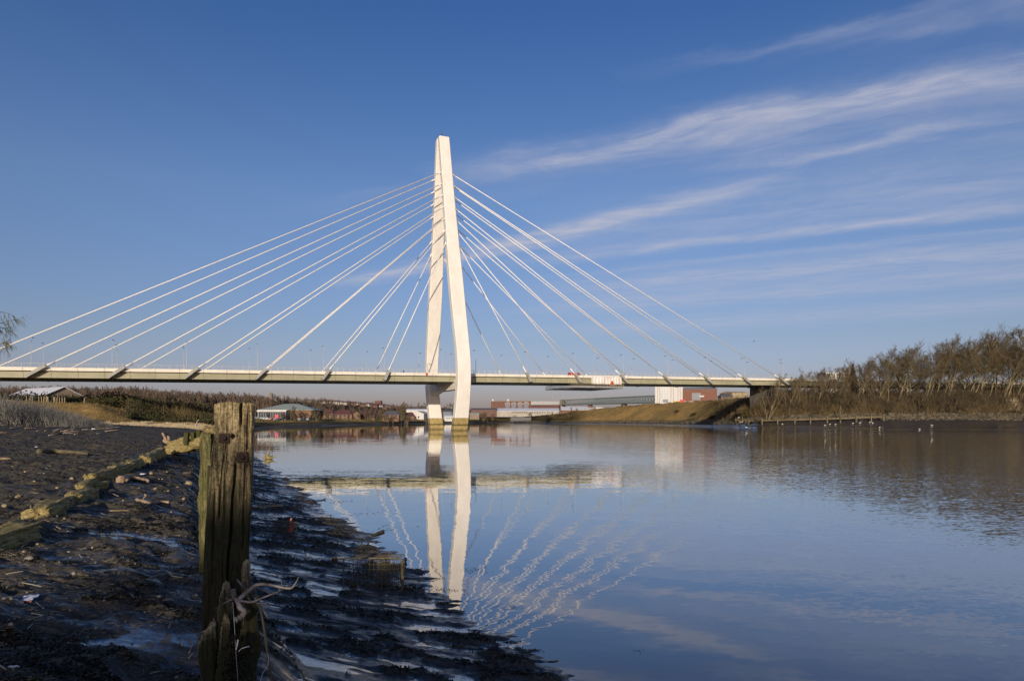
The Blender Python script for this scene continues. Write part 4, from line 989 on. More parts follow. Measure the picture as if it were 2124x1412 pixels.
GU = [(1548.5, 888, 258, 1.5), (1623, 874.5, 268, 1.1), (1711.5, 882, 262, 1.2), (1721.5, 880, 262.6, 1.2), (1733, 882.3, 262, 1.2), (1769, 882.8, 262, 1.1), (1784, 882, 262, 1.3), (1804.5, 883, 262, 1.3), (1810, 884, 261, 1.3),
      (1822.5, 882.5, 262, 1.5), (1824.6, 889, 256, 1.1), (1861.5, 882.5, 262, 1.4), (1933, 887.3, 257, 1.3), (1845, 866.5, 268, 1.1), (1884, 865.8, 268.5, 1.1), (1532, 867.5, 272, 1.3), (1907.5, 894, 250, 1.1), (1536, 877, 270, 1.1), (1540, 876, 271, 1.0)]
for i, (px, py, Z, s) in enumerate(sorted(GU)):
    o = link('gull', gm, None); z = ZP(py, Z); g = ground_z(px, Z); z = max(g, -.02) if abs(z-g) < 1.2 else z
    o.location = (XP(px, Z), Z, z); o.scale = (s*1.0,)*3; o.rotation_euler = (0, 0, rs.choice([0, math.pi])+rs.uniform(-.6, .6))
    tag(o, 'white gull resting on the right-hand mudflat, %s from the left' % nth(i), 'gull', 'gulls on the mudflat')
gf = gull_mesh(True).build('gull', M['gull_grey']); gf.location = P3(1562, 711, 200); gf.scale = (1.6,)*3; gf.rotation_euler = (0, R(8), R(20)); tag(gf, 'gull in flight above the right end of the bridge', 'gull')

# ------------------------------------------------------------------ buildings beyond the bridge
def gz_at(x, y): return ground_z(1062+x/y*FPX, y)
def building(name, label, cat, pxa, pxb, Z, base, eave, ridge, wall, roof, depth=12, rz=0, gable='x', hip=0, windows=(), doors=(), over=.4, group=None, extra=None):
    """walls, roof and openings; px/py are photo measures at depth Z turned into metres. gable 'x': ridge runs across the view"""
    x0, x1 = XP(pxa, Z), XP(pxb, Z); W = x1-x0; cx = (x0+x1)/2; cy = Z+depth/2
    zb = ZP(base, Z) if base is not None else ground_z((pxa+pxb)/2, Z); ze = ZP(eave, Z)-zb; zr = ZP(ridge, Z)-zb
    t = thing(name, label, cat, (cx, cy, zb), rz, group)
    b = MB(); b.box((0, 0, (ze-1.5)/2), (W, depth, ze+1.5))
    if gable == 'y' and zr > ze: b.add([(-W/2, -depth/2, ze), (W/2, -depth/2, ze), (0, -depth/2, zr), (-W/2, depth/2, ze), (W/2, depth/2, ze), (0, depth/2, zr)], [(0, 1, 2), (5, 4, 3)])
    if gable == 'x' and zr > ze and hip == 0: b.add([(-W/2, -depth/2, ze), (-W/2, depth/2, ze), (-W/2, 0, zr), (W/2, -depth/2, ze), (W/2, depth/2, ze), (W/2, 0, zr)], [(0, 1, 2), (5, 4, 3)])
    b.build('wall', M[wall], t)
    r = MB(); o = over; th = .25
    if zr-ze < .3: r.box((0, 0, ze+.13), (W+2*o, depth+2*o, .25))
    elif gable == 'x':
        h_ = hip*W; k = (zr-ze)/(depth/2); e = ze-o*k
        V = [(-W/2-o, -depth/2-o, e), (W/2+o, -depth/2-o, e), (W/2+o, depth/2+o, e), (-W/2-o, depth/2+o, e), (-W/2-o*(hip == 0)+h_, 0, zr+.05), (W/2+o*(hip == 0)-h_, 0, zr+.05)]
        r.add(V, [(0, 1, 5, 4), (2, 3, 4, 5), (0, 4, 3), (1, 2, 5)]); V2 = [(x, y, z-th) for x, y, z in V[:4]]
        r.add(V[:4]+V2, [(7, 6, 5, 4), (0, 4, 5, 1), (1, 5, 6, 2), (2, 6, 7, 3), (3, 7, 4, 0)])
    else:
        k = (zr-ze)/(W/2); e = ze-o*k
        for s in (-1, 1):
            V = [(s*(W/2+o), -depth/2-o, e), (s*(W/2+o), depth/2+o, e), (0, depth/2+o, zr), (0, -depth/2-o, zr)]
            V += [(x, y, z+th) for x, y, z in V]; r.add(V, [(0, 1, 2, 3), (7, 6, 5, 4), (0, 4, 5, 1), (1, 5, 6, 2), (2, 6, 7, 3), (3, 7, 4, 0)])
    r.build('roof', M[roof], t)
    for (a, b_, pt, pb) in windows:      # photo columns and rows on the front face
        mb = MB(); wa, wb_ = XP(a, Z)-cx, XP(b_, Z)-cx; za, zc = ZP(pb, Z)-zb, ZP(pt, Z)-zb
        mb.box(((wa+wb_)/2, -depth/2-.02, (za+zc)/2), (wb_-wa, .1, zc-za)); mb.build('window', M['glass'], t)
    for (a, b_, pt, pb, mt) in doors:
        mb = MB(); wa, wb_ = XP(a, Z)-cx, XP(b_, Z)-cx; za, zc = ZP(pb, Z)-zb, ZP(pt, Z)-zb
        mb.box(((wa+wb_)/2, -depth/2-.03, (za+zc)/2), (wb_-wa, .14, zc-za)); mb.build('door', M[mt], t)
    if extra: extra(t, W, depth, ze, zr)
    return t
def wins(a, b, n, pt, pb, fill=.6):
    w_ = (b-a)/n; return [(a+i*w_+w_*(1-fill)/2, a+(i+1)*w_-w_*(1-fill)/2, pt, pb) for i in range(n)]
# warehouse behind the left bank
building('warehouse', 'white-roofed gabled warehouse behind the left bank under the bridge', 'warehouse', 2, 68, 322, 826, 817, 801, 'stone', 'white_roof', 38, R(58), 'y', over=1.0)
# left-hand group on the far shore
building('office_building', 'wide office building with a pale green hipped roof and orange walls', 'office', 540, 642, 440, 870, 848, 836.5, 'brick_orange', 'roof_green', 26, R(4), 'x', .36, wins(574, 600, 4, 849.5, 852.5), (), 1.6)
def fascia(t, W, D, ze, zr):
    mb = MB(); mb.box((0, -D/2-.35, ze-.3), (W+.6, .6, 1.1)); mb.build('fascia', M['white_wall'], t)
    mb = MB(); mb.box((W*.18, -D/2-.5, 1.9), (2.2, .3, 2.6)); mb.build('sign_board', M['red'], t)
building('showroom', 'grey showroom with a white fascia and red signs beside the car park', 'showroom', 534, 592, 425, 870, 851, 850.6, 'grey_wall', 'white_roof', 9, R(3), 'x', 0, wins(536, 590, 11, 854, 866, .72), (), .3, None, fascia)
HB = [('brick_house', 'orange brick block with a dark red hipped roof, left end of the riverside row', 668, 690, 560, 870, 856, 848.5, 'x', .3, wins(672, 688, 3, 859, 862)+wins(672, 688, 3, 864.5, 868)),
      ('brick_house', 'largest orange brick block in the riverside row, under a dark red hipped roof', 690, 728, 555, 871, 858, 850, 'x', .22, wins(692, 726, 4, 860, 864, .5)+wins(692, 726, 4, 866, 870, .5)),
      ('brick_house', 'narrow orange brick house with its gable facing the river', 731, 746, 552, 869, 858.5, 853.5, 'y', 0, [(740, 743, 860, 866)]),
      ('brick_house', 'orange brick house half hidden by bare trees right of the gabled house', 750, 776, 562, 869.5, 860, 853, 'x', .2, wins(753, 774, 3, 862, 865, .4)),
      ('brick_house', 'orange brick house with a slate roof near the far pylon leg', 792, 826, 566, 870.5, 859, 852, 'x', .25, wins(800, 824, 3, 861, 864, .5)+wins(800, 824, 3, 866, 869, .5)),
      ('brick_house', 'low brick house with a red roof against the white warehouse', 836, 858, 575, 869, 862, 855, 'x', .2, wins(838, 852, 2, 863.5, 866.5, .5))]
for i, (n, lab, a, b, Z, bs, e, r_, g, hp, wn) in enumerate(HB):
    building(n, lab, 'house', a, b, Z, bs, e, r_, 'brick_orange', 'roof_slate' if i == 4 else 'roof_red', 11, R(6), g, hp, wn, (), .5, 'riverside brick houses')
building('warehouse', 'long pale warehouse with a low white roof behind the far pylon leg', 'warehouse', 840, 888, 720, 866, 850, 846.5, 'white_wall', 'white_roof', 40, R(4), 'x', 0, (), (), .3)
building('warehouse', 'white gabled warehouse in front of the long pale warehouse', 'warehouse', 853, 884, 690, 868.5, 858, 852, 'white_wall', 'white_wall', 25, R(-10), 'y', 0, wins(856, 876, 3, 863, 867, .4), (), .3)
building('warehouse', 'dark navy shed seen between the two pylon legs', 'shed', 919, 937, 720, 869, 853, 849, 'blue_dark', 'roof_slate', 18, 0, 'x', 0, (), (921, 926, 861, 868, 'white_wall') and (), .3)
building('office_building', 'low white building under the navy shed between the pylon legs', 'office', 922, 940, 690, 870.5, 864, 861, 'white_wall', 'white_roof', 10, 0, 'x', 0, wins(924, 938, 4, 866, 868.5, .5), (), .3)
building('warehouse', 'low cream building with a pale green roof right of the near pylon leg', 'warehouse', 974, 994, 700, 866.5, 857.5, 854.5, 'stone', 'roof_green', 16, 0, 'x', .1, (), (), .3)
building('warehouse', 'long flat building with a slate roof behind the cream building', 'warehouse', 976, 1030, 900, 862, 849, 846, 'brick_dark', 'roof_slate', 22, 0, 'x', 0, wins(980, 1028, 8, 852, 856, .5), (), .3)
building('warehouse', 'long white factory with a pale roof below the brick viaduct', 'factory', 1031, 1160, 900, 862, 852, 846, 'muted_cream', 'white_roof', 36, R(-3), 'x', 0, wins(1062, 1095, 9, 853.5, 857, .6)+wins(1098, 1150, 10, 854, 857, .4), (), .4)
building('warehouse', 'long red brick shed with a pale roof below the truss bridge', 'factory', 1166, 1234, 860, 858, 849.5, 843, 'brick', 'white_roof', 30, R(-3), 'x', 0, wins(1170, 1230, 10, 851, 854, .4), (), .4)
building('warehouse', 'small white shed under the pier of the truss bridge', 'shed', 1236, 1252, 840, 852, 845, 842.5, 'white_wall', 'white_roof', 12, 0, 'x')
# hillside terraces
rs = np.random.RandomState(77); hs = []
for row, (a, b, Z, n) in enumerate([(672, 806, 1080, 15), (640, 812, 1200, 15), (655, 830, 1340, 14), (982, 1018, 1250, 5)]):
    for i in range(n):
        px = a+(b-a)*(i+rs.uniform(-.2, .2))/n; hs.append((px, Z+rs.uniform(-22, 22), rs.uniform(6, 11), rs.rand(), row))
hs.sort(); hp = {}
for i, (px, Z, w_, q, row) in enumerate(hs):
    gz = ground_z(px, Z); key = (int(q*3), i % 2)
    nm = ['white rendered', 'red brick', 'cream rendered'][key[0]]; rf = ['slate', 'red tiled'][key[1]]
    lab = 'small %s house with %s roof on the far hillside, %s from the left' % (nm, rf.replace('tiled', 'tile'), nth(i))
    if key not in hp:
        t = thing('hill_house', lab, 'house', (0, 0, 0), 0, 'houses on the far hillside'); b = MB(); b.box((0, 0, 2), (10, 8, 7)); b.add([(-5, -4, 5.5), (-5, 4, 5.5), (-5, 0, 8), (5, -4, 5.5), (5, 4, 5.5), (5, 0, 8)], [(0, 1, 2), (5, 4, 3)])
        b.build('wall', M[['muted_cream', 'brick_dark', 'muted_cream'][key[0]]], t); r = MB()
        for s in (-1, 1): V = [(-5.3, s*4.4, 5.25), (5.3, s*4.4, 5.25), (5.3, 0, 8.05), (-5.3, 0, 8.05)]; r.add(V+[(x, y, z+.2) for x, y, z in V], [(0, 1, 2, 3), (7, 6, 5, 4), (0, 4, 5, 1), (1, 5, 6, 2), (2, 6, 7, 3), (3, 7, 4, 0)])
        r.build('roof', M[['roof_slate', 'roof_red'][key[1]]], t)
        for x in (-2.8, 2.6):
            for z in (1.2, 3.9): m_ = MB(); m_.box((x, -4.02, z), (1.5, .1, 1.4)); m_.build('window', M['glass'], t)
        hp[key] = t
    else: t = dup(hp[key], (0, 0, 0), 0, 1, lab)
    t.location = (XP(px, Z), Z, gz); t.rotation_euler = (0, 0, rs.uniform(-.35, .35)); t.scale = (w_/10, .8, rs.uniform(.55, .75))
building('apartment_block', 'flat-topped brick block on the skyline of the far hill', 'flats', 777, 790, 1420, None, 831, 830.5, 'brick_dark', 'stone', 14, 0)
building('apartment_block', 'pale flat-roofed block on the hilltop left of centre', 'flats', 628, 651, 1330, None, 834.5, 834, 'brick_dark', 'muted_cream', 14, 0)
# church with a pinnacled tower
def church():
    Z = 905; gz = ground_z(566, Z); t = thing('church', 'small church with a square pinnacled tower on the wooded skyline', 'church', (XP(562, Z), Z, gz)); k = Z/FPX
    top = ZP(816, Z)-gz; b = MB(); b.box((0, 0, top/2-1), (5*k, 5*k, top+2)); b.build('tower', M['stone'], t)
    for sx in (-1, 1):
        for sy in (-1, 1): m_ = MB(); m_.tube([(sx*2.1*k, sy*2.1*k, top-.1), (sx*2.1*k, sy*2.1*k, top+3.2*k)], [.7*k, .1*k], 5); m_.build('pinnacle', M['stone'], t)
    h = ZP(830, Z)-gz; b = MB(); b.box((8*k, 0, h/2-1.5), (11*k, 7*k, h+3)); b.build('nave', M['stone'], t)
    r = MB(); r.prism([(2.6*k, 0), (13.8*k, 0), (13.0*k, 4.5*k), (2.6*k, 4.5*k)], -.1, .1); r = MB()
    for s in (-1, 1): V = [(2.55*k, s*3.8*k, h-.2), (13.8*k, s*3.8*k, h-.2), (13.8*k, 0, h+5*k), (2.55*k, 0, h+5*k)]; r.add(V+[(x, y, z+.3) for x, y, z in V], [(0, 1, 2, 3), (7, 6, 5, 4), (0, 4, 5, 1), (1, 5, 6, 2), (2, 6, 7, 3), (3, 7, 4, 0)])
    r.build('nave_roof', M['roof_slate'], t)
    m_ = MB(); m_.box((0, -2.52*k, top*.78), (1.3*k, .1, 3*k)); m_.build('belfry_window', M['glass'], t)
church()
# brick viaduct with four round arches
def viaduct():
    Z = 1000; k = Z/FPX; z0, z1 = ZP(850, Z), ZP(832.5, Z); t = thing('brick_viaduct', 'red brick railway viaduct with four round arches and stub towers', 'viaduct', (XP(1018.5, Z), Z, z0)); H_ = z1-z0
    def X(px): return (px-1018.5)*k
    arches = [(1048, 1057.4), (1061, 1070), (1074, 1083.6), (1086.6, 1096.6)]; spr = ZP(839, Z)-z0; b = MB()
    xs = [X(1018.5)]+[v for a in arches for v in (X(a[0]), X(a[1]))]+[X(1101.2)]
    for i in range(0, len(xs), 2): b.box(((xs[i]+xs[i+1])/2, 4, H_/2), (xs[i+1]-xs[i], 8, H_))
    for a, c in arches:
        n = 10; xa, xc = X(a), X(c); mx = (xa+xc)/2; r_ = (xc-xa)/2
        for i in range(n):
            a0, a1 = math.pi*i/n, math.pi*(i+1)/n; p = [(mx-r_*math.cos(a0), spr+r_*math.sin(a0)*.95), (mx-r_*math.cos(a1), spr+r_*math.sin(a1)*.95)]
            b.prism([p[0], p[1], (p[1][0], H_), (p[0][0], H_)], .002, 7.998)
    b.build('arcade', M['brick_dark'], t)
    b = MB(); b.box((X(1060), 4, H_+.45), (X(1101.2)-X(1018)+.6, 8.5, .9)); b.build('coping', M['stone'], t)
    for px in (1022, 1054): m_ = MB(); m_.box((X(px), 3, H_+1.6), (2.6, 2.6, 2)); m_.tube([(X(px), 3, H_+2.6), (X(px), 3, H_+4.2)], [1.6, .2], 6); m_.build('stub_tower', M['white_wall'], t)
    for a, c in arches: 
        m_ = MB(); n = 8; mx = (X(a)+X(c))/2; r_ = (X(c)-X(a))/2
        for i in range(n):
            a0, a1 = math.pi*i/n, math.pi*(i+1)/n
            m_.prism([(mx-r_*math.cos(a0), spr+r_*.95*math.sin(a0)), (mx-r_*math.cos(a1), spr+r_*.95*math.sin(a1)), (mx-1.14*r_*math.cos(a1), spr+1.09*r_*math.sin(a1)), (mx-1.14*r_*math.cos(a0), spr+1.09*r_*math.sin(a0))], -.12, .0)
        m_.build('arch_ring', M['white_wall'], t)
viaduct()
# lattice railway bridge running off to the right
def truss():
    A = P3(1161, 0, 960); B = P3(1378, 0, 700); A.z = B.z = 0; t = thing('truss_bridge', 'old grey-green lattice railway bridge on brick piers in the distance', 'bridge', A)
    za0, za1 = ZP(839.5, 960), ZP(829.5, 960); zb0, zb1 = ZP(833.8, 700), ZP(819.5, 700); n = 46
    def q(f, top, o=0): p = A.lerp(B, f)-A; z = (za1+(zb1-za1)*f) if top else (za0+(zb0-za0)*f); p.z = z; d = (B-A).normalized(); return p+Vector((d.y, -d.x, 0))*o
    for o in (0, -8):
        b = MB(); b.bar(q(0, 1, o), q(1, 1, o), .7, .9); b.build('top_chord', M['truss_green'], t)
        b = MB(); b.bar(q(0, 0, o), q(1, 0, o), .8, 1.3); b.build('bottom_chord', M['truss_green'], t)
        b = MB()
        for i in range(n):
            f0, f1 = i/n, (i+1)/n; b.bar(q(f0, 0, o), q(f1, 1, o), .32, .5); b.bar(q(f0, 1, o), q(f1, 0, o), .32, .5)
        b.build('lattice', M['truss_green'], t)
    b = MB(); b.bar((q(0, 0, 0)+q(0, 0, -8))/2+Vector((0, 0, .3)), (q(1, 0, 0)+q(1, 0, -8))/2+Vector((0, 0, .3)), 7, .8); b.build('rail_deck', M['dark_steel'], t)
    for f, nm in ((.004, 0), (.33, 1), (.66, 1)):
        p = (q(f, 0, 0)+q(f, 0, -8))/2; top = q(f, 1).z+.6 if nm == 0 else p.z-.9; b = MB(); b.box((p.x, p.y, (top-6)/2), (7 if nm == 0 else 5, 11, top+6)); b.build('pier', M['stone'] if nm == 0 else M['brick_dark'], t)
    # pale screens and masts along the tracks
    s = thing('track_screen', 'pale slatted screen and thin masts along the distant railway', 'screen', P3(1101, 840, 985)); L = s.location
    b = MB()
    for i in range(44):
        f = i/43; p = P3(1102+f*58, 838.5, 985-f*25)-L; b.box(p+Vector((0, 0, 2.2)), (.35, .3, 5.5-1.5*abs(math.sin(i*.7))))
    for z in (1.0, 3.0): b.bar(P3(1102, 838.5, 985)-L+Vector((0, .2, z)), P3(1160, 838.5, 960)-L+Vector((0, .2, z)), .2, .35)
    b.build('slat_panel', M['white_wall'], s)
    for i in range(24): px = 1146+i*3.7; m_ = MB(); p = P3(px, 829.5, 955-i*6)-L; m_.tube([p+Vector((0, 5, -1)), p+Vector((0, 5, 3.6 if i % 6 else 6))], .11, 4); m_.build('mast', M['white_wall'], s)
    # embankment wall carrying the line between the viaduct and the truss
    b = MB(); b.bar(P3(1101, 845, 1003), P3(1162, 844.5, 968), 8, 6.5); tag(b.build('retaining_wall', M['brick_dark']), 'low brick retaining wall between the viaduct and the truss bridge', 'wall')
truss()
# yard on the right bank
def pale_extra(t, W, D, ze, zr):
    for f in (-.40, -.33, .08, .17, .33, .41):
        m_ = MB(); m_.box((f*W, -D/2-.06, ze/2), (.42, .12, ze)); m_.build('wall_strip', M['tan_strip'], t)
building('tall_shed', 'tall pale grey shed with tan vertical strips at the top of the right bank', 'shed', 1365, 1421, 545, 836, 801.5, 801, 'pale_wall', 'grey_wall', 18, R(-14), 'x', 0, (), [(1381, 1392, 828, 834.6, 'door_grey')], .1, None, pale_extra)
building('brick_workshop', 'red brick workshop with a grey roller door and pale eaves', 'workshop', 1424, 1494, 548, 833, 806, 802.5, 'brick', 'grey_wall', 24, R(-15), 'x', 0.05,
         [(a, a+3.4, 810, 812.6) for a in (1425, 1431.5, 1438.5, 1465, 1472, 1479)], [(1444, 1461.5, 814.5, 829.5, 'door_grey')], .3)
sg = MB(); sg.box((0, 0, 0), (4.2, .08, 1.3)); o = sg.build('sign_panel', M['white_wall']); o.location = P3(1455, 821.5, 547.2); tag(o, 'white notice panel on the grey roller door', 'sign')
sg = MB(); sg.box((0, 0, 0), (2.1, .1, 1.1)); o = sg.build('sign_panel', M['white_wall']); o.location = P3(1481.5, 816, 547.2); tag(o, 'small white sign high on the brick workshop wall', 'sign')
building('site_office', 'low cream bungalow with a dark roof right of the brick workshop', 'office', 1496, 1520, 520, 827, 821, 816.5, 'stone', 'roof_slate', 9, 0, 'x', .15, wins(1498, 1519, 5, 822, 825, .5), (), .5)
building('warehouse', 'pale warehouse glimpsed through the trees left of the bridge abutment', 'warehouse', 1512, 1548, 560, 826, 814, 811, 'reed', 'reed', 20, R(12), 'x', 0)
building('warehouse', 'white building glimpsed between bare trees above the approach road', 'warehouse', 1716, 1762, 380, None, 772, 770, 'white_wall', 'white_roof', 14, R(-6), 'x', 0, wins(1720, 1758, 7, 775, 778, .5))
def skip(px, Z, lab, mat, w_=3.6):
    gz = ground_z(px, Z); t = thing('skip', lab, 'skip', (XP(px, Z), Z, gz)); b = MB(); b.prism([(-w_*.38, .1), (w_*.38, .1), (w_*.5, 1.9), (-w_*.5, 1.9)], -1, 1); b.build('body', M[mat], t)
    b = MB(); b.box((0, 0, 1.93), (w_*1.04, 2.1, .12)); b.build('rim', M[mat], t)
    for s in (-1, 1): b = MB(); b.box((s*w_*.36, 0, .6), (.12, 2.2, .5)); b.build('lifting_lug', M['dark_steel'], t)
skip(1402, 532, 'yellow skip in front of the tall pale shed', 'yellow', 4.2)
skip(1410.5, 533, 'orange skip beside the yellow skip', 'orange', 1.9)
Zv = 536
vehicle('lorry', 'red lorry with a raised load beside the orange skip', 'lorry', (XP(1420, Zv+4), Zv+4, ground_z(1420, Zv+4)), 0, 6.6, 2.4, 3.2, 'red', True)
vehicle('van', 'white van parked in front of the red lorry', 'van', (XP(1421.5, Zv), Zv, ground_z(1421.5, Zv)), math.pi, 4.6, 1.9, 1.95, 'car_white', True)
vehicle('van', 'white pickup right of the red lorry at the yard', 'pickup', (XP(1436, Zv), Zv, ground_z(1436, Zv)), 0, 4.4, 1.8, 1.9, 'car_white', True)
vehicle('parked_car', 'white car almost hidden behind the blue loader', 'car', (XP(1491.5, Zv+3), Zv+3, ground_z(1491, Zv+3)), .3, 4.0, 1.8, 1.5, 'car_white')
def loader(px, Z):
    t = thing('telehandler', 'dark blue loading machine with its boom raised beside the workshop', 'loader', (XP(px, Z), Z, ground_z(px, Z)))
    b = MB(); b.prism([(-2.6, .7), (2.4, .7), (2.4, 1.5), (-2.6, 1.7)], -1, 1); b.build('chassis', M['blue_dark'], t)
    b = MB(); b.prism([(.4, 1.5), (1.9, 1.5), (1.8, 3.0), (.7, 3.0)], -.8, .1); b.build('cab', M['glass'], t)
    b = MB(); b.bar((2.6, .5, 3.2), (-4.6, .5, 1.3), .5, .55); b.build('boom', M['red'], t)
    b = MB(); b.bar((2.8, .5, 3.3), (-.4, .5, 2.5), .6, .7); b.build('boom_sleeve', M['dark_steel'], t)
    for x in (-1.7, 1.6):
        for y in (-1.05, 1.05): b = MB(); b.tube([(x, y-.2, .65), (x, y+.2, .65)], .65, 12); b.build('wheel', M['tyre'], t)
loader(1480, Zv-2)
b = MB(); b.prism([(-1.3, 0), (1.3, 0), (1.2, 2.6), (-1.2, 2.6)], -1, 1); o = b.build('storage_tank', M['blue_dark']); o.location = (XP(1459.5, 540), 540, ground_z(1459, 540)); tag(o, 'dark blue tank beside the grey roller door', 'tank')
for i, px in enumerate([1871, 1882.5]):
    Z = 292; b = MB(); g = ground_z(px, Z); b.tube([(0, 0, 0), (0, 0, ZP(756+i*1.5, Z)-g)], .32, 8); b.tube([(0, 0, ZP(757, Z)-g), (0, 0, ZP(755, Z)-g)], .42, 8)
    o = b.build('white_pole', M['white_wall'], None, True); o.location = (XP(px, Z), Z, g); tag(o, ['taller, left-hand white pole among the trees by the approach road', 'right-hand white pole among the trees by the approach road'][i], 'pole')
# timber jetty on the far shore
def jetty():
    Z = 742; A = P3(1060, 872.5, Z); t = thing('timber_jetty', 'dark derelict timber jetty on the far shore', 'jetty', A); k = Z/FPX
    b = MB(); b.box((20.5*k, 3, ZP(866.5, Z)-A.z), (41*k, 7, 1.1)); b.build('jetty_deck', M['dark_steel'], t)
    for i in range(12):
        b = MB(); b.box((i*3.7*k, 0, 1.2), (.8, .8, 4.6+.9*math.sin(i*2.3))); b.build('pile', M['dark_steel'], t)
    b = MB(); b.box((20.5*k, .8, 1.6), (41*k, .5, 2.6)); b.build('fender_wall', M['dark_steel'], t)
jetty()
# cars in the far car park
proto = None
for i, (px, Z, pc) in enumerate([(532, 417, 'car_silver'), (545, 416, 'car_white'), (551.5, 417, 'car_white'), (558, 416, 'car_white'), (566, 417, 'red'), (574, 416, 'car_silver'), (582, 417, 'blue_dark'), (624, 418, 'car_silver'), (632, 418, 'blue_dark'), (640, 417, 'car_silver')]):
    col = {'car_silver': 'silver', 'car_white': 'white', 'red': 'red', 'blue_dark': 'dark blue'}[pc]
    vehicle('parked_car', '%s car parked before the far office building, %s from the left' % (col, nth(i)), 'car', (XP(px, Z), Z, max(ground_z(px, Z), ZP(870.8, Z)-.3)), .5+.1*i, 3.6, 1.7, 1.45, pc, False, 'cars parked on the far shore')

# ------------------------------------------------------------------ trees of the far shore and the left bank
FAR = [tree_parts(31, 10, .46, 0, .12, 8, 5, 4, 3, 6.5, 0, 2, .014, (.6, 1.6)), tree_parts(32, 10, .40, 0, .15, 12, 6, 4, 3, 6.0, 0, 1, .016, (.7, 1.7)), tree_parts(33, 10, .52, 0, .10, 7, 5, 4, 3, 6.5, 0, 3, .012, (.6, 1.6))]
FMx = []
for i, p in enumerate(FAR):
    a = p[0].mesh('trunk', True); b = mesh_np('crown', *p[1], False); a.materials.append(M['bark']); b.materials.append(M['twig_far' if i != 1 else 'twig_buds']); FMx.append((a, b))
FT = [(556, 850, 424, 1), (588, 852, 422, 2), (612, 848, 421, 0), (634, 851, 430, 1), (657, 846, 436, 2), (672, 851, 540, 1), (693, 857, 538, 0), (744, 848, 548, 1), (770, 858, 546, 0), (798, 853, 552, 2), (815, 856, 548, 0), (840, 852, 560, 1), (543, 855, 455, 0), (570, 862, 432, 2), (603, 838, 425, 1), (622, 846, 428, 0), (650, 850, 440, 1), (664, 838, 470, 0), (680, 846, 545, 2), (705, 862, 530, 2), (722, 858, 540, 0), (735, 860, 535, 2), (748, 852, 575, 1), (762, 843, 560, 0),
      (778, 856, 550, 2), (788, 846, 575, 1), (806, 862, 548, 2), (832, 838, 570, 1), (845, 858, 560, 2), (862, 862, 640, 2), (884, 862, 600, 0), (893, 850, 640, 1), (942, 846, 700, 0), (955, 852, 720, 2),
      (660, 827, 800, 2), (690, 826, 830, 0), (832, 830, 860, 1), (850, 834, 820, 0), (868, 833, 840, 2), (882, 831, 830, 0), (910, 838, 900, 2), (930, 834, 920, 0), (947, 833, 900, 1), (960, 838, 880, 2), (1003, 850, 760, 2), (1020, 855, 780, 0), (1068, 858, 765, 2), (1085, 862, 760, 0), (1100, 852, 800, 2),
      (1130, 858, 760, 0), (1146, 855, 740, 2), (1186, 843, 735, 1), (1197, 845, 730, 2)]
for i, (px, top, Z, k) in enumerate(sorted(FT)):
    gz = ground_z(px, Z); h = ZP(top, Z)-gz
    t = thing('far_tree', 'bare tree on the far shore, %s from the left of its row' % nth(i), 'tree', (XP(px, Z), Z, gz-.2), i*1.3, 'bare trees on the far shore'); s = h/10; t.scale = (s, s, s)
    link('trunk', FMx[k][0], None, t); link('crown', FMx[k][1], None, t)
# far woods that read as one mass
def wood(name, spots, seed, mat):
    rs = np.random.RandomState(seed); W = []
    for k in range(3):
        tr, (V, F) = tree_parts(60+seed+k, 10, .36, 0, .10, 7, 5, 3, 2, 6.0, 0, 2, .012, (.8, 2.2)); tv = np.array(tr.v); tf = np.array([f for f in tr.f if len(f) == 4])
        W.append((V, F, tv, np.concatenate([tf[:, [0, 1, 2]], tf[:, [0, 2, 3]]])))
    VV_, FF_, o = [], [], 0
    for (x, y, z, h) in spots:
        V, F, tv, tf = W[rs.randint(3)]; a = rs.rand()*6.28; c, s = math.cos(a), math.sin(a)
        for v, f in ((V, F), (tv, tf)):
            q = np.stack([v[:, 0]*c-v[:, 1]*s, v[:, 0]*s+v[:, 1]*c, v[:, 2]], 1)*(h/10)+np.array([x, y, z]); VV_.append(q); FF_.append(f+o); o += len(q)
    return tag(tris(name, np.concatenate(VV_), np.concatenate(FF_), mat), kind='stuff')
rs = np.random.RandomState(8); sp = []
for px, top, Z in [(x, t_, z) for x, t_, z in zip(np.linspace(-80, 560, 210), np.interp(np.linspace(-80, 560, 210), [-80, 60, 200, 280, 300, 330, 420, 480, 520, 560], [798, 796, 797, 795, 797, 803, 806, 809, 811, 820]), rs.uniform(470, 640, 210))]:
    for d in (0, 25):
        gz = ground_z(px, Z+d); h = max(3, ZP(top+rs.uniform(-2, 7)+d*.1, Z+d)-gz); sp.append((XP(px+rs.uniform(-3, 3), Z+d), Z+d, gz-.3, h))
wood('left_woodland', sp, 1, M['twig_far'])
sp = []
for i in range(800):
    px = rs.uniform(520, 1010); Z = rs.uniform(620, 1500) if px < 850 else rs.uniform(760, 1500); gz = ground_z(px, Z); sp.append((XP(px, Z), Z, gz-.3, rs.uniform(5, 11)))
wood('hill_woodland', sp, 2, M['twig_far'])

def leaf_mass(name, mat, P, hts, size, seed, up=.3):
    rs = np.random.RandomState(seed); z = rs.rand(len(P)); Q = P.copy(); Q[:, 2] += z*hts; V, F = leaves(Q, size*(.6+.8*rs.rand(len(P))), rs, up); return tag(tris(name, V, F, mat), kind='stuff')
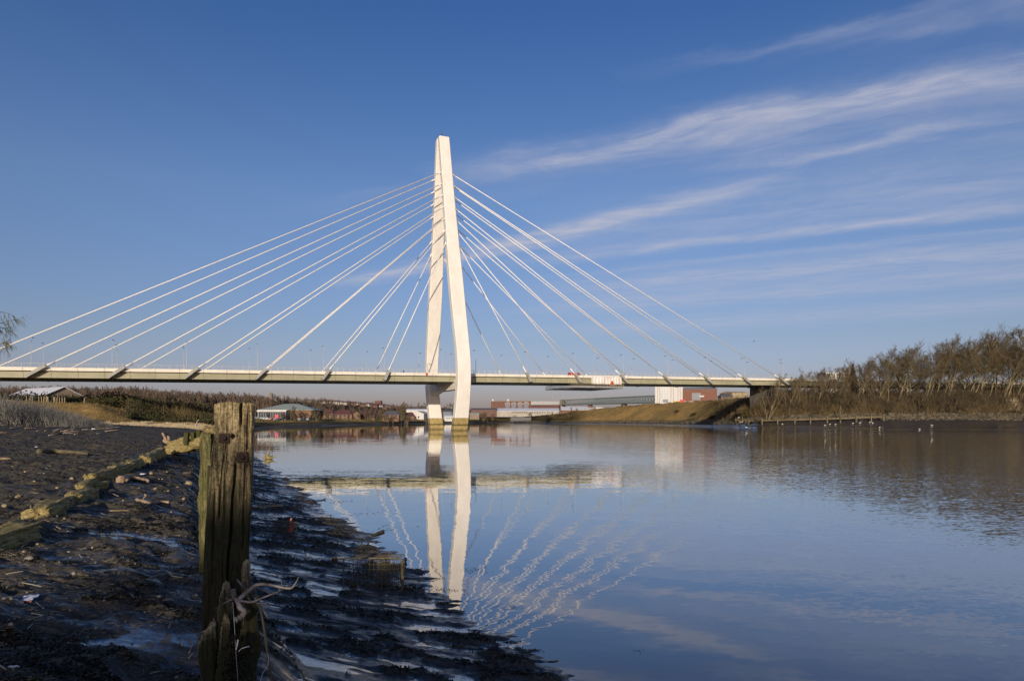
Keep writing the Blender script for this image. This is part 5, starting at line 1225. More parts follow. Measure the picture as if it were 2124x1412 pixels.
# gorse and bramble thicket on the left bank beneath the bridge
rs = np.random.RandomState(15); P, px, q = slope_points(150, 470, 46000, 3.3, 6.15, rs)
hts = (1.5+2.6*np.clip(.5+fbm(P[:, 0]/7, P[:, 1]/9, 3, 33), 0, 1.3))*sstep(px, 150, 235)*(.35+.65*sstep(q, 3.3, 4.2)); keep = (hts > .4) & ~((px < 262) & (q < 4.6)); leaf_mass('bank_thicket', M['thicket'], P[keep], hts[keep], .55, 16)
P, px, q = slope_points(-120, 175, 12000, 4.9, 6.1, rs); hts = (1.2+2.2*np.clip(.5+fbm(P[:, 0]/6, P[:, 1]/8, 3, 35), 0, 1.3)); leaf_mass('bank_hedge', M['thicket'], P, hts, .55, 17)
scrub('thicket_twigs', M['bramble'], 268, 450, 2800, 3.6, 6, 1.5, 4.0, 18, .03, 0)
# grey leafless scrub at the left edge, in front of the tan slope
rs = np.random.RandomState(19); n = 15000; px = rs.uniform(-320, 236, n); Z = rs.uniform(93, 128, n); hh = np.interp(px, [-320, 0, 90, 170, 236], [5.0, 3.7, 2.9, 1.6, .45])*rs.uniform(.45, 1.1, n)
P = np.stack([XP(px, Z), Z, np.array([max(Hs(x, z), 0) if z < 116 else ground_z(p_, z) for x, z, p_ in zip(XP(px, Z), Z, px)])], 1)
d = rs.normal(size=(n, 3))*.38; d[:, 2] = 1; A = P; B = P+d*hh[:, None]; A2 = A+(B-A)*rs.uniform(.3, .8, (n, 1)); B2 = A2+(d+rs.normal(size=(n, 3))*.5)*hh[:, None]*.4
V, F = needles(np.concatenate([A, A2]), np.concatenate([B, B2]), np.concatenate([hh*.014, hh*.011])); tag(tris('grey_scrub', V, F, M['grey_scrub']), kind='stuff')
# dry reeds along the far edge of the mud
n = 11000; px = rs.uniform(205, 445, n); Z = rs.uniform(136, 188, n); hh = rs.uniform(.3, .8, n)*np.clip(.6+fbm(px/14, Z/6, 3, 97), .1, 1.4); kk = Z < np.interp(px, [205, 262, 300, 445], [148, 158, 178, 190]); px, Z, hh = px[kk], Z[kk], hh[kk]; n = len(px); P = np.stack([XP(px, Z), Z, np.array([ground_z(a, b) for a, b in zip(px, Z)])], 1)
V, F = needles(P, P+np.stack([rs.normal(size=n)*.15, rs.normal(size=n)*.15, hh], 1), .05); tag(tris('dry_reeds', V, F, M['reed']), kind='stuff')
# young-tree stakes along the crest of the tan slope
ps = None
for i, x in enumerate([232, 262, 285, 345, 368, 385, 408, 425, 472, 485, 500, 525, 548, 570, 740]):
    px = x/4.248; Z = float(np.interp(4.15, np.arange(K), zone_of(px))); g = ground_z(px, Z); lab = 'short pale stake on the crest of the tan slope, %s from the left' % nth(i)
    if ps is None:
        mb = MB(); mb.tube([(0, 0, -.3), (0, 0, 1.75)], [.11, .1], 6); me = mb.mesh('fence_stake', True); me.materials.append(M['reed']); ps = me
    o = link('fence_stake', ps, None); o.location = (XP(px, Z), Z, g); tag(o, lab, 'stake', 'stakes on the tan slope'); o.rotation_euler = (rs.normal()*.05, rs.normal()*.05, 0)
# trees just outside the left edge: the willow whose hanging twigs reach into the picture, and unseen neighbours added to shade the mud
wt = tree_parts(71, 13, .42, .3, .3, 11, 7, 7, 6, 1.0, .85)
Z = 47; make_tree('willow_tree', 'drooping willow at the left edge whose hanging twigs reach into the picture', 'tree', (XP(-118, Z), Z, Hs(XP(-118, Z), Z)+.4), wt, M['bark'], M['willow'])
bt = [tree_parts(72, 13, .42, 0, .2, 10, 6, 6, 5, 1.6, .1, 2), tree_parts(73, 13, .46, 0, .15, 10, 6, 6, 5, 1.7, .1, 2)]
bm_ = [(p[0].mesh('trunk', True), mesh_np('crown', *p[1], False)) for p in bt]
for a, b in bm_: a.materials.append(M['bark']); b.materials.append(M['twig_buds'])
def shade_tree(x, y, h, k, lab, z=None, rz=0):
    t = thing('bank_tree', lab, 'tree', (x, y, (Hs(x, y) if z is None else z)-.2), rz, None); s = h/13; t.scale = (s, s, s); link('trunk', bm_[k][0], None, t); link('crown', bm_[k][1], None, t)
for i, (x, y, h) in enumerate([(-62, 62, 11), (-70, 74, 12), (-80, 84, 12), (-57, 48, 9)]): shade_tree(x, y, h, i % 2, 'unseen leafless tree added at left to shade the mud, %s counting away from the viewer' % ['second', 'third', 'fourth', 'first'][i])

# ------------------------------------------------------------------ foreground: the old post
PZ = 4.6; RZ = R(22)
post = thing('timber_post', 'tall weathered timber post with rusty bolt plates at the edge of the mud', 'post', (XP(475, PZ), PZ, 0), RZ)
def lx(px): return (px-475)/333.0
def lz(py): return ZP(py, PZ)
def build_post():
    zs = np.linspace(1.15, 3.835, 330); N = 190
    Lp = ([832, 900, 930, 950, 1050, 1150, 1250, 1412, 1700], [444, 446, 441, 438, 430, 425, 420, 420, 416]); Rp = ([832, 1000, 1100, 1165, 1250, 1412, 1700], [529, 525, 520, 517, 519, 522, 522])
    u = np.linspace(0, 1, N, endpoint=False); U, Z = np.meshgrid(u, zs)
    py = HOR-(Z-CAM_H)/PZ*FPX
    xl = lx(np.interp(py, *Lp)); xr = lx(np.interp(py, *Rp)); W = xr-xl; D = .235; c = .018
    # walk round a rounded rectangle; half of the points lie on the front face
    s = U*4; X = np.zeros_like(U); Y = np.zeros_like(U)
    f = (U < .5); q = np.clip(U/.5, 0, 1)
    X = np.where(f, xl+W*q, X); Y = np.where(f, 0, Y)
    m_ = (U >= .5) & (U < .65); q = (U-.5)/.15; X = np.where(m_, xr, X); Y = np.where(m_, D*q, Y)
    m_ = (U >= .65) & (U < .85); q = (U-.65)/.2; X = np.where(m_, xr-W*q, X); Y = np.where(m_, D, Y)
    m_ = U >= .85; q = (U-.85)/.15; X = np.where(m_, xl, X); Y = np.where(m_, D*(1-q), Y)
    cx, cy = (xl+xr)/2, D/2
    # rounded, worn corners
    ex = np.maximum(0, np.abs(X-cx)-(W/2-c)); ey = np.maximum(0, np.abs(Y-cy)-(D/2-c)); k = np.clip(ex*ey/(c*c), 0, 1)
    X = X-np.sign(X-cx)*k*c*.4; Y = Y-np.sign(Y-cy)*k*c*.4
    nx, ny = np.where((U >= .5) & (U < .65), 1.0, np.where(U >= .85, -1.0, 0)), np.where(U < .5, -1.0, np.where((U >= .65) & (U < .85), 1.0, 0))
    a = np.where(U < .5, X, np.where(U < .65, 5+Y, np.where(U < .85, 9-X, 14-Y)))
    g = .0050*fbm(a*60, Z*2.4, 4, 101)+.006*fbm(a*15, Z*2.2, 3, 107)+.0055*fbm(a*80, Z*14, 4, 113)
    g = g-.012*sstep(fbm(a*44+.6*fbm(a*9, Z*2, 2, 121), Z*1.3, 2, 119), .28, .62)*sstep(Z, 2.8, 3.4)-.004*sstep(fbm(a*34, Z*1.1, 2, 119), .3, .6)
    front = U < .5
    def crack(pts, wpx, depth):
        p = np.interp(py, [q[1] for q in pts], [q[0] for q in pts]); e = (X-lx(p))/(wpx/333.0)
        win = sstep(py, pts[0][1]-6, pts[0][1]+8)*(1-sstep(py, pts[-1][1]-14, pts[-1][1]))
        return -depth*np.exp(-e*e)*win*front
    g = g+crack([(503, 826), (500, 846), (501, 865), (500, 890)], 2.4, .05)+crack([(489, 962), (487, 1000), (483, 1030), (480, 1094), (474, 1150), (470, 1250)], 2.2, .055)
    g = g+crack([(516, 836), (514, 880), (513, 940)], 1.6, .02)+crack([(470, 920), (463, 960), (458, 1010), (455, 1080)], 2.0, .018)+crack([(509, 960), (507, 1040), (503, 1150)], 1.4, .016)+crack([(447, 1010), (443, 1100), (440, 1220)], 1.6, .014)
    h = np.hypot(X-lx(483.5), (Z-lz(905))); g = g-.07*(1-sstep(h, .011, .0165))*front
    g = g+.012*np.exp(-((py-1165)/30)**2)*np.exp(-((X-lx(512))/.03)**2)*front*0
    X = X+nx*g; Y = Y+ny*g
    # broken, softened top
    tp = sstep(Z, 3.72, 3.835); Zt = Z+tp*(.016*fbm(X*26, Y*26, 3, 131)-.018-.018*np.abs((X-cx)/(W/2))**4)
    V = np.stack([X, Y, Zt], -1).reshape(-1, 3); i = np.arange(len(zs)*N).reshape(len(zs), N); j = np.roll(i, -1, 1)
    F = np.stack([i[:-1], j[:-1], j[1:], i[1:]], -1).reshape(-1, 4)
    # top cap: rings shrinking to the middle
    ring = V[-N:]; ctr = ring.mean(0); base = len(V); caps = []; prev = i[-1]; ex_ = []
    for r_ in (.8, .55, .3, .06):
        rg = ctr+(ring-ctr)*r_; rg[:, 2] = ctr[2]+(ring[:, 2]-ctr[2])*r_-.012*(1-r_)+.012*fbm(rg[:, 0]*60, rg[:, 1]*60, 2, 137); idx = base+np.arange(N); base += N; ex_.append(rg)
        caps.append(np.stack([prev, np.roll(prev, -1), np.roll(idx, -1), idx], -1)); prev = idx
    V = np.concatenate([V]+ex_); F = np.concatenate([F]+caps)
    link('shaft', mesh_np('shaft', V, F), M['post'], post)
build_post()
def shard(Lp, Rp, yf, th, seed, label=None, skew=0.0):
    y0, y1 = Lp[0][0], Lp[-1][0]; py = np.concatenate([np.linspace(y0, y0+30, 24), np.linspace(y0+32, y1, 90)]); N = 60
    l = lx(np.interp(py, [p[0] for p in Lp], [p[1] for p in Lp])); r = lx(np.interp(py, [p[0] for p in Rp], [p[1] for p in Rp])); z = lz(py)
    a = np.linspace(0, 2*math.pi, N, endpoint=False); A, Zm = np.meshgrid(a, z); Lm, Rm = l[:, None], r[:, None]
    Lm = Lm+.014*fbm(z[:, None]*24, seed*1.7, 4, seed)+.006*fbm(z[:, None]*90, seed*2.7, 2, seed); Rm = Rm+.014*fbm(z[:, None]*22, seed*3.1, 4, seed+1)+.006*fbm(z[:, None]*80, seed*1.3, 2, seed)
    tt = np.minimum(th, .4*(Rm-Lm)+.010)
    sq = lambda v: np.sign(v)*np.abs(v)**.55
    X = (Lm+Rm)/2+(Rm-Lm)/2*sq(np.cos(A)); Y = yf+tt*.5*sq(np.sin(A))+tt*.3
    s = X*1.0+np.where(np.sin(A) > 0, 7, 0); g = .007*fbm(s*40, Zm*1.6, 4, seed)+.008*fbm(s*13, Zm*2.5, 3, seed+5)+.003*fbm(s*90, Zm*14, 2, seed+9)
    X = X+g*np.cos(A); Y = Y+g*np.sin(A); Zm = Zm+(.03*fbm(X*75, Y*40, 3, seed+3)+skew*(X-(Lm+Rm)/2))*np.exp(-(py[:, None]-y0)/26)
    V = np.stack([X, Y, Zm], -1).reshape(-1, 3); F = grid_wrap(len(py), N); V = np.concatenate([V, V[:N].mean(0, keepdims=True)+[[0, 0, .004]]])
    cap = np.stack([np.arange(N), np.full(N, len(V)-1), np.full(N, len(V)-1), np.roll(np.arange(N), -1)], -1)
    me = mesh_np('splinter', V, np.concatenate([F]))
    yy_ = np.broadcast_to(py[:, None], A.shape); tn = .9*np.exp(-(yy_-y0)/16)+.75*np.abs(np.cos(A))**5*np.exp(-(yy_-y0)/140)
    set_attr(me, 'torn', np.append(tn.ravel(), 1.0))
    o = link('splinter', me, M['splinter'], post)
    if label: o['label'] = label
def grid_wrap(nr, N):
    i = np.arange(nr*N).reshape(nr, N); j = np.roll(i, -1, 1); return np.stack([i[:-1], i[1:], j[1:], j[:-1]], -1).reshape(-1, 4)
shard([(1294, 417), (1302, 415), (1312, 413), (1335, 411), (1360, 414), (1412, 418), (1600, 408)], [(1294, 446), (1310, 449), (1330, 450), (1412, 449), (1600, 449)], -.085, .085, 201, None, 1.1)
shard([(1203, 470), (1212, 464), (1230, 459), (1260, 453), (1300, 449), (1412, 440), (1600, 430)], [(1203, 477), (1212, 480), (1230, 482), (1262, 482), (1300, 477), (1412, 470), (1600, 468)], -.055, .06, 211, None, -.9)
shard([(1266, 467), (1276, 463), (1300, 459), (1340, 455), (1412, 445), (1600, 436)], [(1266, 473), (1276, 476), (1300, 478), (1340, 483), (1412, 488), (1600, 490)], -.125, .08, 221, None, -.8)
shard([(1157, 509), (1166, 505), (1180, 502), (1240, 502), (1290, 505), (1330, 499), (1412, 490), (1600, 484)], [(1157, 516), (1166, 520), (1180, 521), (1230, 525), (1290, 536), (1335, 543), (1358, 541), (1380, 532), (1412, 529), (1600, 526)], -.09, .10, 231, 'long pale-tipped splinter at the right foot of the post', .5)
for px, py, s, rot in ((465, 908, .066, .05), (502.5, 948, .070, -.04)):
    bm = bmesh.new(); bmesh.ops.create_cube(bm, size=1); bmesh.ops.scale(bm, vec=(s, .012, s), verts=bm.verts); bmesh.ops.bevel(bm, geom=bm.edges[:], offset=.003, segments=2, affect='EDGES')
    me = bpy.data.meshes.new('bolt_plate'); bm.to_mesh(me); bm.free(); o = link('bolt_plate', me, M['rust'], post); o.location = (lx(px), -.007, lz(py)); o.rotation_euler = (0, rot, 0)
    mb = MB(); mb.tube([(0, -.004, 0), (0, -.020, 0), (0, -.026, 0)], [.017, .016, .010], 6); q = mb.build('bolt', M['rust'], o)
# things caught on the post
SQ = 5.009
def cp(x, y, Z=4.44): return P3(390+x/SQ, 1130+y/SQ, Z)
def smooth_path(pts, n=6):
    pts = [Vector(p) for p in pts]; out = []
    for i in range(len(pts)-1):
        p0, p1, p2, p3 = pts[max(i-1, 0)], pts[i], pts[i+1], pts[min(i+2, len(pts)-1)]
        for k in range(n):
            t_ = k/n; out.append(.5*((2*p1)+(p2-p0)*t_+(2*p0-5*p1+4*p2-p3)*t_*t_+(3*p1-p0-3*p2+p3)*t_**3))
    return out+[pts[-1]]
def limb_mesh(mb, pts, r0, r1, n=8, k=6, knob=.12, seed=0):
    q = smooth_path(pts, k); m_ = len(q); r_ = np.random.RandomState(seed)
    mb.tube(q, [max(.0008, (r0+(r1-r0)*i/(m_-1))*(1+knob*r_.normal())) for i in range(m_)], n)
mb = MB()
limb_mesh(mb, [cp(470, 455), cp(480, 530), cp(515, 590), cp(545, 655), cp(590, 695), cp(560, 735), cp(490, 780, 4.40)], .0145, .0185, 10, 8, .10, 1)
limb_mesh(mb, [cp(520, 570), cp(575, 520), cp(640, 465), cp(715, 412), cp(830, 410), cp(960, 435), cp(1065, 447), cp(1115, 400), cp(1150, 332)], .0155, .0042, 8, 6, .08, 2)
limb_mesh(mb, [cp(530, 572), cp(600, 588), cp(670, 588), cp(760, 552), cp(880, 505), cp(1005, 452, 4.5)], .009, .004, 7, 6, .08, 3)
limb_mesh(mb, [cp(945, 470, 4.5), cp(972, 380, 4.52), cp(900, 292, 4.55), cp(795, 246, 4.58)], .0045, .002, 6, 6, .08, 4)
limb_mesh(mb, [cp(510, 360, 4.5), cp(560, 415, 4.49), cp(605, 470, 4.48), cp(625, 545, 4.5), cp(680, 590, 4.52), cp(820, 610, 4.55)], .006, .0025, 7, 6, .08, 5)
limb_mesh(mb, [cp(285, 662, 4.42), cp(370, 605, 4.43), cp(470, 552)], .003, .0055, 6, 6, .08, 6)
limb_mesh(mb, [cp(735, 430, 4.5), cp(800, 470, 4.55), cp(850, 505, 4.58)], .004, .002, 6, 5, .08, 7)
tag(mb.build('driftwood_branch', M['branch_grey'], None, True), 'forked grey driftwood branch caught on the splintered foot of the tall post', 'driftwood')
mb = MB(); limb_mesh(mb, [cp(690, 455, 4.58), cp(725, 560, 4.56), cp(765, 720, 4.54), cp(800, 930, 4.5), cp(825, 1120, 4.48), cp(850, 1290, 4.45), cp(880, 1470, 4.42)], .008, .0085, 8, 6, .06, 8)
limb_mesh(mb, [cp(852, 1300, 4.45), cp(890, 1360, 4.42), cp(940, 1440, 4.4)], .005, .003, 6, 5, .06, 9)
tag(mb.build('leaning_stick', M['bark'], None, True), 'long brown stick standing against the right side of the tall post', 'stick')
mb = MB(); limb_mesh(mb, [cp(828, 1125, 4.40), cp(838, 1200, 4.40), cp(815, 1270, 4.40), cp(775, 1330, 4.40), cp(752, 1420, 4.40)], .0022, .0028, 6, 6, .1, 10)
tag(mb.build('white_root', M['line'], None, True), 'thin white root hanging beside the long brown stick', 'root')
mb = MB(); limb_mesh(mb, [cp(465, 590, 4.40), cp(478, 780, 4.39), cp(488, 940, 4.38), cp(505, 1220, 4.36), cp(520, 1440, 4.34)], .0011, .0011, 5, 5, 0)
tag(mb.build('fishing_line', M['line'], None, True), 'taut pale fishing line hanging down the front of the tall post', 'fishing line')
for i, (a, b) in enumerate([([(520, 980), (512, 1030), (498, 1090)], .0042), ([(635, 1050), (560, 1072), (525, 1105)], .0026), ([(390, 545), (420, 562), (460, 574)], .002), ([(145, 900), (215, 868), (290, 805)], .0022), ([(265, 755), (262, 815)], .0018), ([(372, 432), (430, 436)], .0012)]):
    mb = MB(); limb_mesh(mb, [cp(x, y, 4.36 if i < 2 else 4.40) for x, y in a], b, b*.8, 6, 4, .05, i)
    tag(mb.build('straw_stem', M['line'] if i < 2 else M['stick'], None, True), ['broken white stem in the seaweed on the foot of the post', 'bent white stem right of the broken white stem', 'short pale stem beside the grey driftwood branch', 'pale stem lying on the left splinter of the post', 'upright pale stem left of the grey driftwood branch', 'pale stem across the tip of the tallest left splinter'][i], 'straw')
r2 = np.random.RandomState(3); n = 900; y = r2.uniform(930, 1480, n); x = 500+r2.normal(size=n)*np.interp(y, [930, 1000, 1250, 1480], [25, 45, 60, 85])
Pn = np.array([tuple(cp(a, b, 4.42-.05*c)) for a, b, c in zip(x, y, r2.rand(n))]); V, F = leaves(Pn, r2.uniform(.015, .045, n), r2, -.6, .4)
tag(tris('hanging_seaweed', V, F, M['seaweed']), 'clump of black seaweed hanging on the front of the tall post', 'seaweed')

# ------------------------------------------------------------------ rotting piles and logs
def rough_timber(name, a, b, w_, h_, mat, label, cat, seed, sq=.5, group=None, taper=.85, up=None):
    """a worn squared timber from a to b, grain along its length (local Z)"""
    a, b = Vector(a), Vector(b); L = (b-a).length; nz, N = max(14, int(L/.03)), 48; nz = min(nz, 90)
    tt = np.linspace(0, 1, nz); A, T = np.meshgrid(np.linspace(0, 2*math.pi, N, endpoint=False), tt); k = lambda v: np.sign(v)*np.abs(v)**sq
    end = np.minimum(1, np.minimum(T+.02, 1.02-T)/.08*max(.2, .08))**.0
    e = 1-.35*np.exp(-T*L/.10)*0-.25*(1-sstep(T*L, 0, .12))-.2*(1-sstep((1-T)*L, 0, .06))
    X = w_/2*k(np.cos(A))*e*(1-(1-taper)*(1-T)); Y = h_/2*k(np.sin(A))*e*(1-(1-taper)*(1-T))
    arc = A*(w_+h_)/4; g = (.22*fbm(arc/(.16*w_), T*L/(3.0*w_), 3, seed)+.07*fbm(arc/(.6*w_), T*L/(1.3*w_), 3, seed+4)+.03*fbm(arc/(.1*w_), T*L/.05, 2, seed+8))*min(w_, h_)*1.1
    X = X+g*np.cos(A); Y = Y+g*np.sin(A); Z = T*L+.25*w_*fbm(np.cos(A)*2+seed, np.sin(A)*2, 3, seed+2)*(np.abs(T-.5)*2)**6
    V = np.stack([X, Y, Z], -1).reshape(-1, 3); F = np.stack([np.arange(nz*N).reshape(nz, N)[:-1], np.roll(np.arange(nz*N).reshape(nz, N), -1, 1)[:-1], np.roll(np.arange(nz*N).reshape(nz, N), -1, 1)[1:], np.arange(nz*N).reshape(nz, N)[1:]], -1).reshape(-1, 4)
    ex_ = []; base = len(V); fs = [F]
    for end_i in (0, nz-1):
        ring = V[end_i*N:(end_i+1)*N]; c = ring.mean(0); prev = end_i*N+np.arange(N)
        for r_ in (.6, .1):
            rg = c+(ring-c)*r_; rg[:, 2] += (.03 if end_i == 0 else -.03)*w_+.05*w_*fbm(rg[:, 0]*30+seed, rg[:, 1]*30, 2, 5); idx = base+np.arange(N); base += N; ex_.append(rg)
            q = np.stack([prev, np.roll(prev, -1), np.roll(idx, -1), idx], -1); fs.append(q if end_i else q[:, ::-1]); prev = idx
    o = link(name, mesh_np(name, np.concatenate([V]+ex_), np.concatenate(fs)), mat); o.location = a
    d = (b-a).normalized(); q = d.to_track_quat('Z', 'Y'); o.rotation_euler = q.to_euler(); return tag(o, label, cat, group)
def pile(px0, px1, top, Z, label, mat='moss_pile', seed=0, dep=1.0):
    cx = (px0+px1)/2; x = XP(cx, Z); w_ = (px1-px0)/FPX*Z; g = Hs(x, Z); return rough_timber('timber_pile', (x, Z, g-.5), (x+.02, Z, ZP(top, Z)), w_, w_*dep, M[mat], label, 'pile', 300+seed, .5, None, 1.0)
pile(416, 441, 899, 8.6, 'tall mossy green pile just left of the weathered post', 'moss_pile', 1)
pile(428, 442, 966, 6.5, 'short dark rounded pile between the mossy pile and the weathered post', 'splinter', 2)
for i, (px, top, Z) in enumerate([(387, 898, 14.5), (401, 897, 13), (413, 894, 11.5)]):
    rough_timber('timber_pile', P3(px, 922, 31.8), P3(px, top-2, 31.8), .22, .22, M['moss_pile'], ['small stub of a mossy pile, furthest of the three behind the leaning timber', 'small stub of a mossy pile, middle of the three behind the leaning timber', 'small stub of a mossy pile, nearest of the three behind the leaning timber'][i], 'pile', 305+i)
rough_timber('timber_beam', P3(426, 893, 9.3), P3(466, 890, 8.0), .10, .11, M['log'], 'short squared timber lying across the top of the piles behind the post', 'timber', 320, .4)
rough_timber('timber_beam', P3(344, 937, 34), P3(434, 914, 31), .42, .55, M['log'], 'long mossy timber leaning down from the green pile', 'timber', 321, .5)
rough_timber('timber_beam', P3(350, 923, 34.6), P3(430, 902, 31.6), .28, .36, M['log'], 'thinner mossy timber above the long leaning timber', 'timber', 322, .5)
def log(x0, y0, x1, y1, thick, label, seed, sq=.38, dz=0):
    a, b = on_mud(x0+.10*(x1-x0), y0+.10*(y1-y0)+thick*.38), on_mud(x1-.04*(x1-x0), y1+thick*.38); w_ = thick/FPX*(a.y+b.y)/2; up = Vector((0, 0, w_*.20+dz)); return rough_timber('rotting_log', a+up, b+up, w_*1.0, w_*.95, M['log'], label, 'log', seed, sq)
LG = [(-60, 1135, 68, 1094, 56, 'large mossy log cut off by the left edge of the picture'), (40, 1070, 76, 1060, 22, 'crumbled mossy stump end between the two nearest logs'), (74, 1062, 121, 1047, 40, 'squared yellow mossy log block, second from the nearest'),
      (108, 1046, 160, 1032, 20, 'low crumbling log lying in front of the pale log block'), (146, 1034, 193, 1019, 31, 'mossy log block in the middle of the line of logs'), (160, 1010, 196, 1000, 21, 'thin mossy log behind the middle log block'), (192, 1010, 219, 1001, 20, 'short broken log beside the thin mossy log'),
      (180, 992, 236, 982, 24, 'grooved yellow log, lower of the two overlapping logs'), (228, 977, 267, 965, 24, 'grooved yellow log, upper of the two overlapping logs'), (262, 966, 288, 957, 22, 'squared log end just beyond the overlapping logs'), (298, 953, 336, 936, 22, 'far mossy log near the upright driftwood root')]
for i, (a, b, c, d, th, lab) in enumerate(LG): log(a, b, c, d, th, lab, 340+i*3)

# ------------------------------------------------------------------ driftwood, stones, sticks, litter
def drift(pts, r0, r1, label, name='driftwood_branch', mat='drift', lift=.0, n=7, group=None, cat='driftwood', forks=(), seed=0):
    base = on_mud(*pts[0]); Z0 = base.y
    def q(p, k): 
        if len(p) == 3: return P3(p[0], p[1], Z0+p[2])
        m_ = on_mud(*p); return m_+Vector((0, 0, r0*.7+lift))
    mb = MB(); limb_mesh(mb, [q(p, i) for i, p in enumerate(pts)], r0, r1, n, 5, .10, seed)
    for f in forks: limb_mesh(mb, [q(p, 0) for p in f], r0*.6, r1*.5, 6, 5, .10, seed+7)
    return tag(mb.build(name, M[mat], None, True), label, cat, group)
drift([(250, 1001), (266, 998), (288, 1000), (307, 1004)], .10, .055, 'tan driftwood branch lying on the mud below the yellow logs', seed=1, forks=[[(254, 1003), (262, 996, 0), (265, 993, 0)]])
drift([(283, 1039), (308, 1045), (330, 1046), (351, 1046)], .035, .03, 'thin pale driftwood stick with a curled end on the mud', seed=2, forks=[[(300, 1042), (298, 1033, 0), (303, 1027, 0), (299, 1025, 0)]])
drift([(357, 926), (348, 917, .1), (340, 913, .2)], .16, .13, 'upright pronged driftwood root on the far end of the logs', 'driftwood_root', seed=3, forks=[[(346, 917, .1), (341, 905, .2), (337, 898, .3)], [(350, 916, .1), (350, 908, .2), (348, 904, .2)], [(352, 918, .1), (358, 920, .0), (362, 922, 0)]])
drift([(405, 890), (407, 880, .1), (409, 874, .2), (413, 870, .3)], .09, .06, 'white bleached branch end standing up behind the mossy piles', seed=4, mat='stick')
drift([(80, 942), (115, 941), (150, 943), (182, 945)], .13, .07, 'long dark sunken branch on the shaded mud at left', mat='bark', seed=5)
drift([(0, 954), (22, 953)], .05, .04, 'short pale branch at the left edge of the shaded mud', seed=6)
# tangled drift line below the grey scrub
rs = np.random.RandomState(4); DL = []
for i in range(26):
    x = rs.uniform(-10, 225); y = np.interp(x, [0, 120, 225], [897, 895, 892])+rs.normal()*5; L = rs.uniform(14, 50); sl_ = rs.normal()*.22
    DL.append((x, min(max(y, 884), 909), L, sl_))
for i, (x, y, L, sl_) in enumerate(sorted(DL)):
    up = (i % 9 == 2)
    pts = [(x, y+1), (x+L*.35, y-L*.10*sl_-2, .3), (x+L*.7, y-L*.4*sl_-3, .8), (x+L*.8, y-L*.8*sl_-(12 if up else 2), 1.2)]
    drift(pts, rs.uniform(.04, .085), .025, 'tangled driftwood branch in the drift line below the grey scrub, %s from the left' % nth(i), mat=('drift', 'branch_grey', 'bark')[i % 3], group='driftwood in the drift line', seed=20+i, n=5)
def stone(px, py, wpx, label, mat='pebble', seed=0, flat=.65):
    p = on_mud(px, py+wpx*.2); r_ = wpx/2/FPX*p.y; mb = MB(); mb.blob((0, 0, 0), (r_, r_*.8, r_*flat), seed, 16, 11, .42); o = mb.build('stone', M[mat], None, True)
    o.location = p+Vector((0, 0, r_*flat*.35)); return tag(o, label, 'stone')
ST = [(165+275-383, 1100+262/4.526, 24, 'pebble')]
S5 = [(330, 480, 22), (420, 330, 18), (560, 300, 20), (900, 300, 24), (1010, 420, 18), (1130, 520, 22), (1290, 560, 20), (980, 680, 24), (1180, 860, 22), (820, 1010, 26), (640, 1060, 22), (380, 1080, 28), (200, 1160, 24), (1240, 1060, 26), (1420, 900, 22), (60, 1080, 26), (1080, 1180, 20), (275, 262, 70), (650, 205, 24), (695, 410, 38), (1490, 615, 44), (1565, 655, 38), (1830, 610, 52), (1860, 695, 22), (255, 585, 20), (40, 645, 32), (110, 640, 42), (240, 700, 34), (125, 770, 38), (485, 785, 32), (540, 785, 20), (85, 830, 24), (135, 830, 28), (105, 880, 38), (30, 965, 28),
      (900, 915, 34), (700, 870, 28), (1040, 760, 16), (1270, 312, 18), (720, 660, 26), (1810, 1350, 34), (1660, 1370, 44), (1045, 1360, 38), (660, 750, 26), (1360, 765, 20), (460, 1230, 26), (860, 1240, 18), (1340, 1265, 24)]
S4 = [(330, 640, 26), (420, 560, 20), (240, 560, 22), (120, 500, 18), (980, 600, 26), (1120, 560, 20), (1250, 640, 24), (1330, 700, 20), (1180, 820, 22), (900, 780, 20), (760, 900, 24), (620, 1010, 22), (480, 1180, 20), (360, 1240, 26), (1520, 620, 20), (1700, 690, 24), (1760, 820, 26), (1640, 930, 22), (1850, 560, 18), (175, 785, 52), (45, 870, 46), (550, 695, 34), (690, 615, 36), (1805, 655, 66), (1775, 685, 24), (1450, 560, 34), (1555, 628, 18), (1485, 710, 30), (1872, 785, 44), (1600, 550, 18), (1612, 735, 24), (660, 1315, 26), (235, 1310, 34)]
sl5 = sorted([(x/4.526, 1100+y/4.526, s/4.526) for x, y, s in S5]); sl4 = sorted([(x/4.617, 860+y/4.617, s/4.617) for x, y, s in S4])
for i, (x, y, s) in enumerate(sl5): stone(x, y, s*1.1, 'greyish stone on the dark shaded mud left of the post, %s from the left' % nth(i), 'pebble', 400+i, (.55, .75, .62)[i % 3])
for i, (x, y, s) in enumerate(sl4): stone(x, y, s*1.1, 'tan sunlit stone on the mud around the line of logs, %s from the left' % nth(i), 'pebble_tan', 460+i, (.75, .6)[i % 2])
K5 = [((130, 162), (290, 125)), ((860, 190), (960, 178)), ((655, 272), (830, 220)), ((735, 240), (770, 275)), ((1405, 465), (1550, 422)), ((1560, 395), (1620, 455)), ((1620, 462), (1720, 462)), ((60, 560), (200, 512)), ((200, 512), (385, 548)), ((335, 692), (410, 765)), ((295, 797), (400, 822)),
      ((270, 866), (455, 805)), ((260, 945), (305, 900)), ((1225, 615), (1260, 660)), ((1700, 1040), (1710, 1110)), ((1775, 1180), (1810, 1085)), ((1770, 1230), (1820, 1175)), ((120, 1345), (150, 1295)), ((0, 1320), (60, 1350)), ((1410, 1380), (1530, 1350)), ((450, 860), (510, 840)), ((830, 15), (960, 50)), ((1690, 398), (1770, 400)), ((60, 430), (220, 405)), ((1580, 940), (1610, 870))]
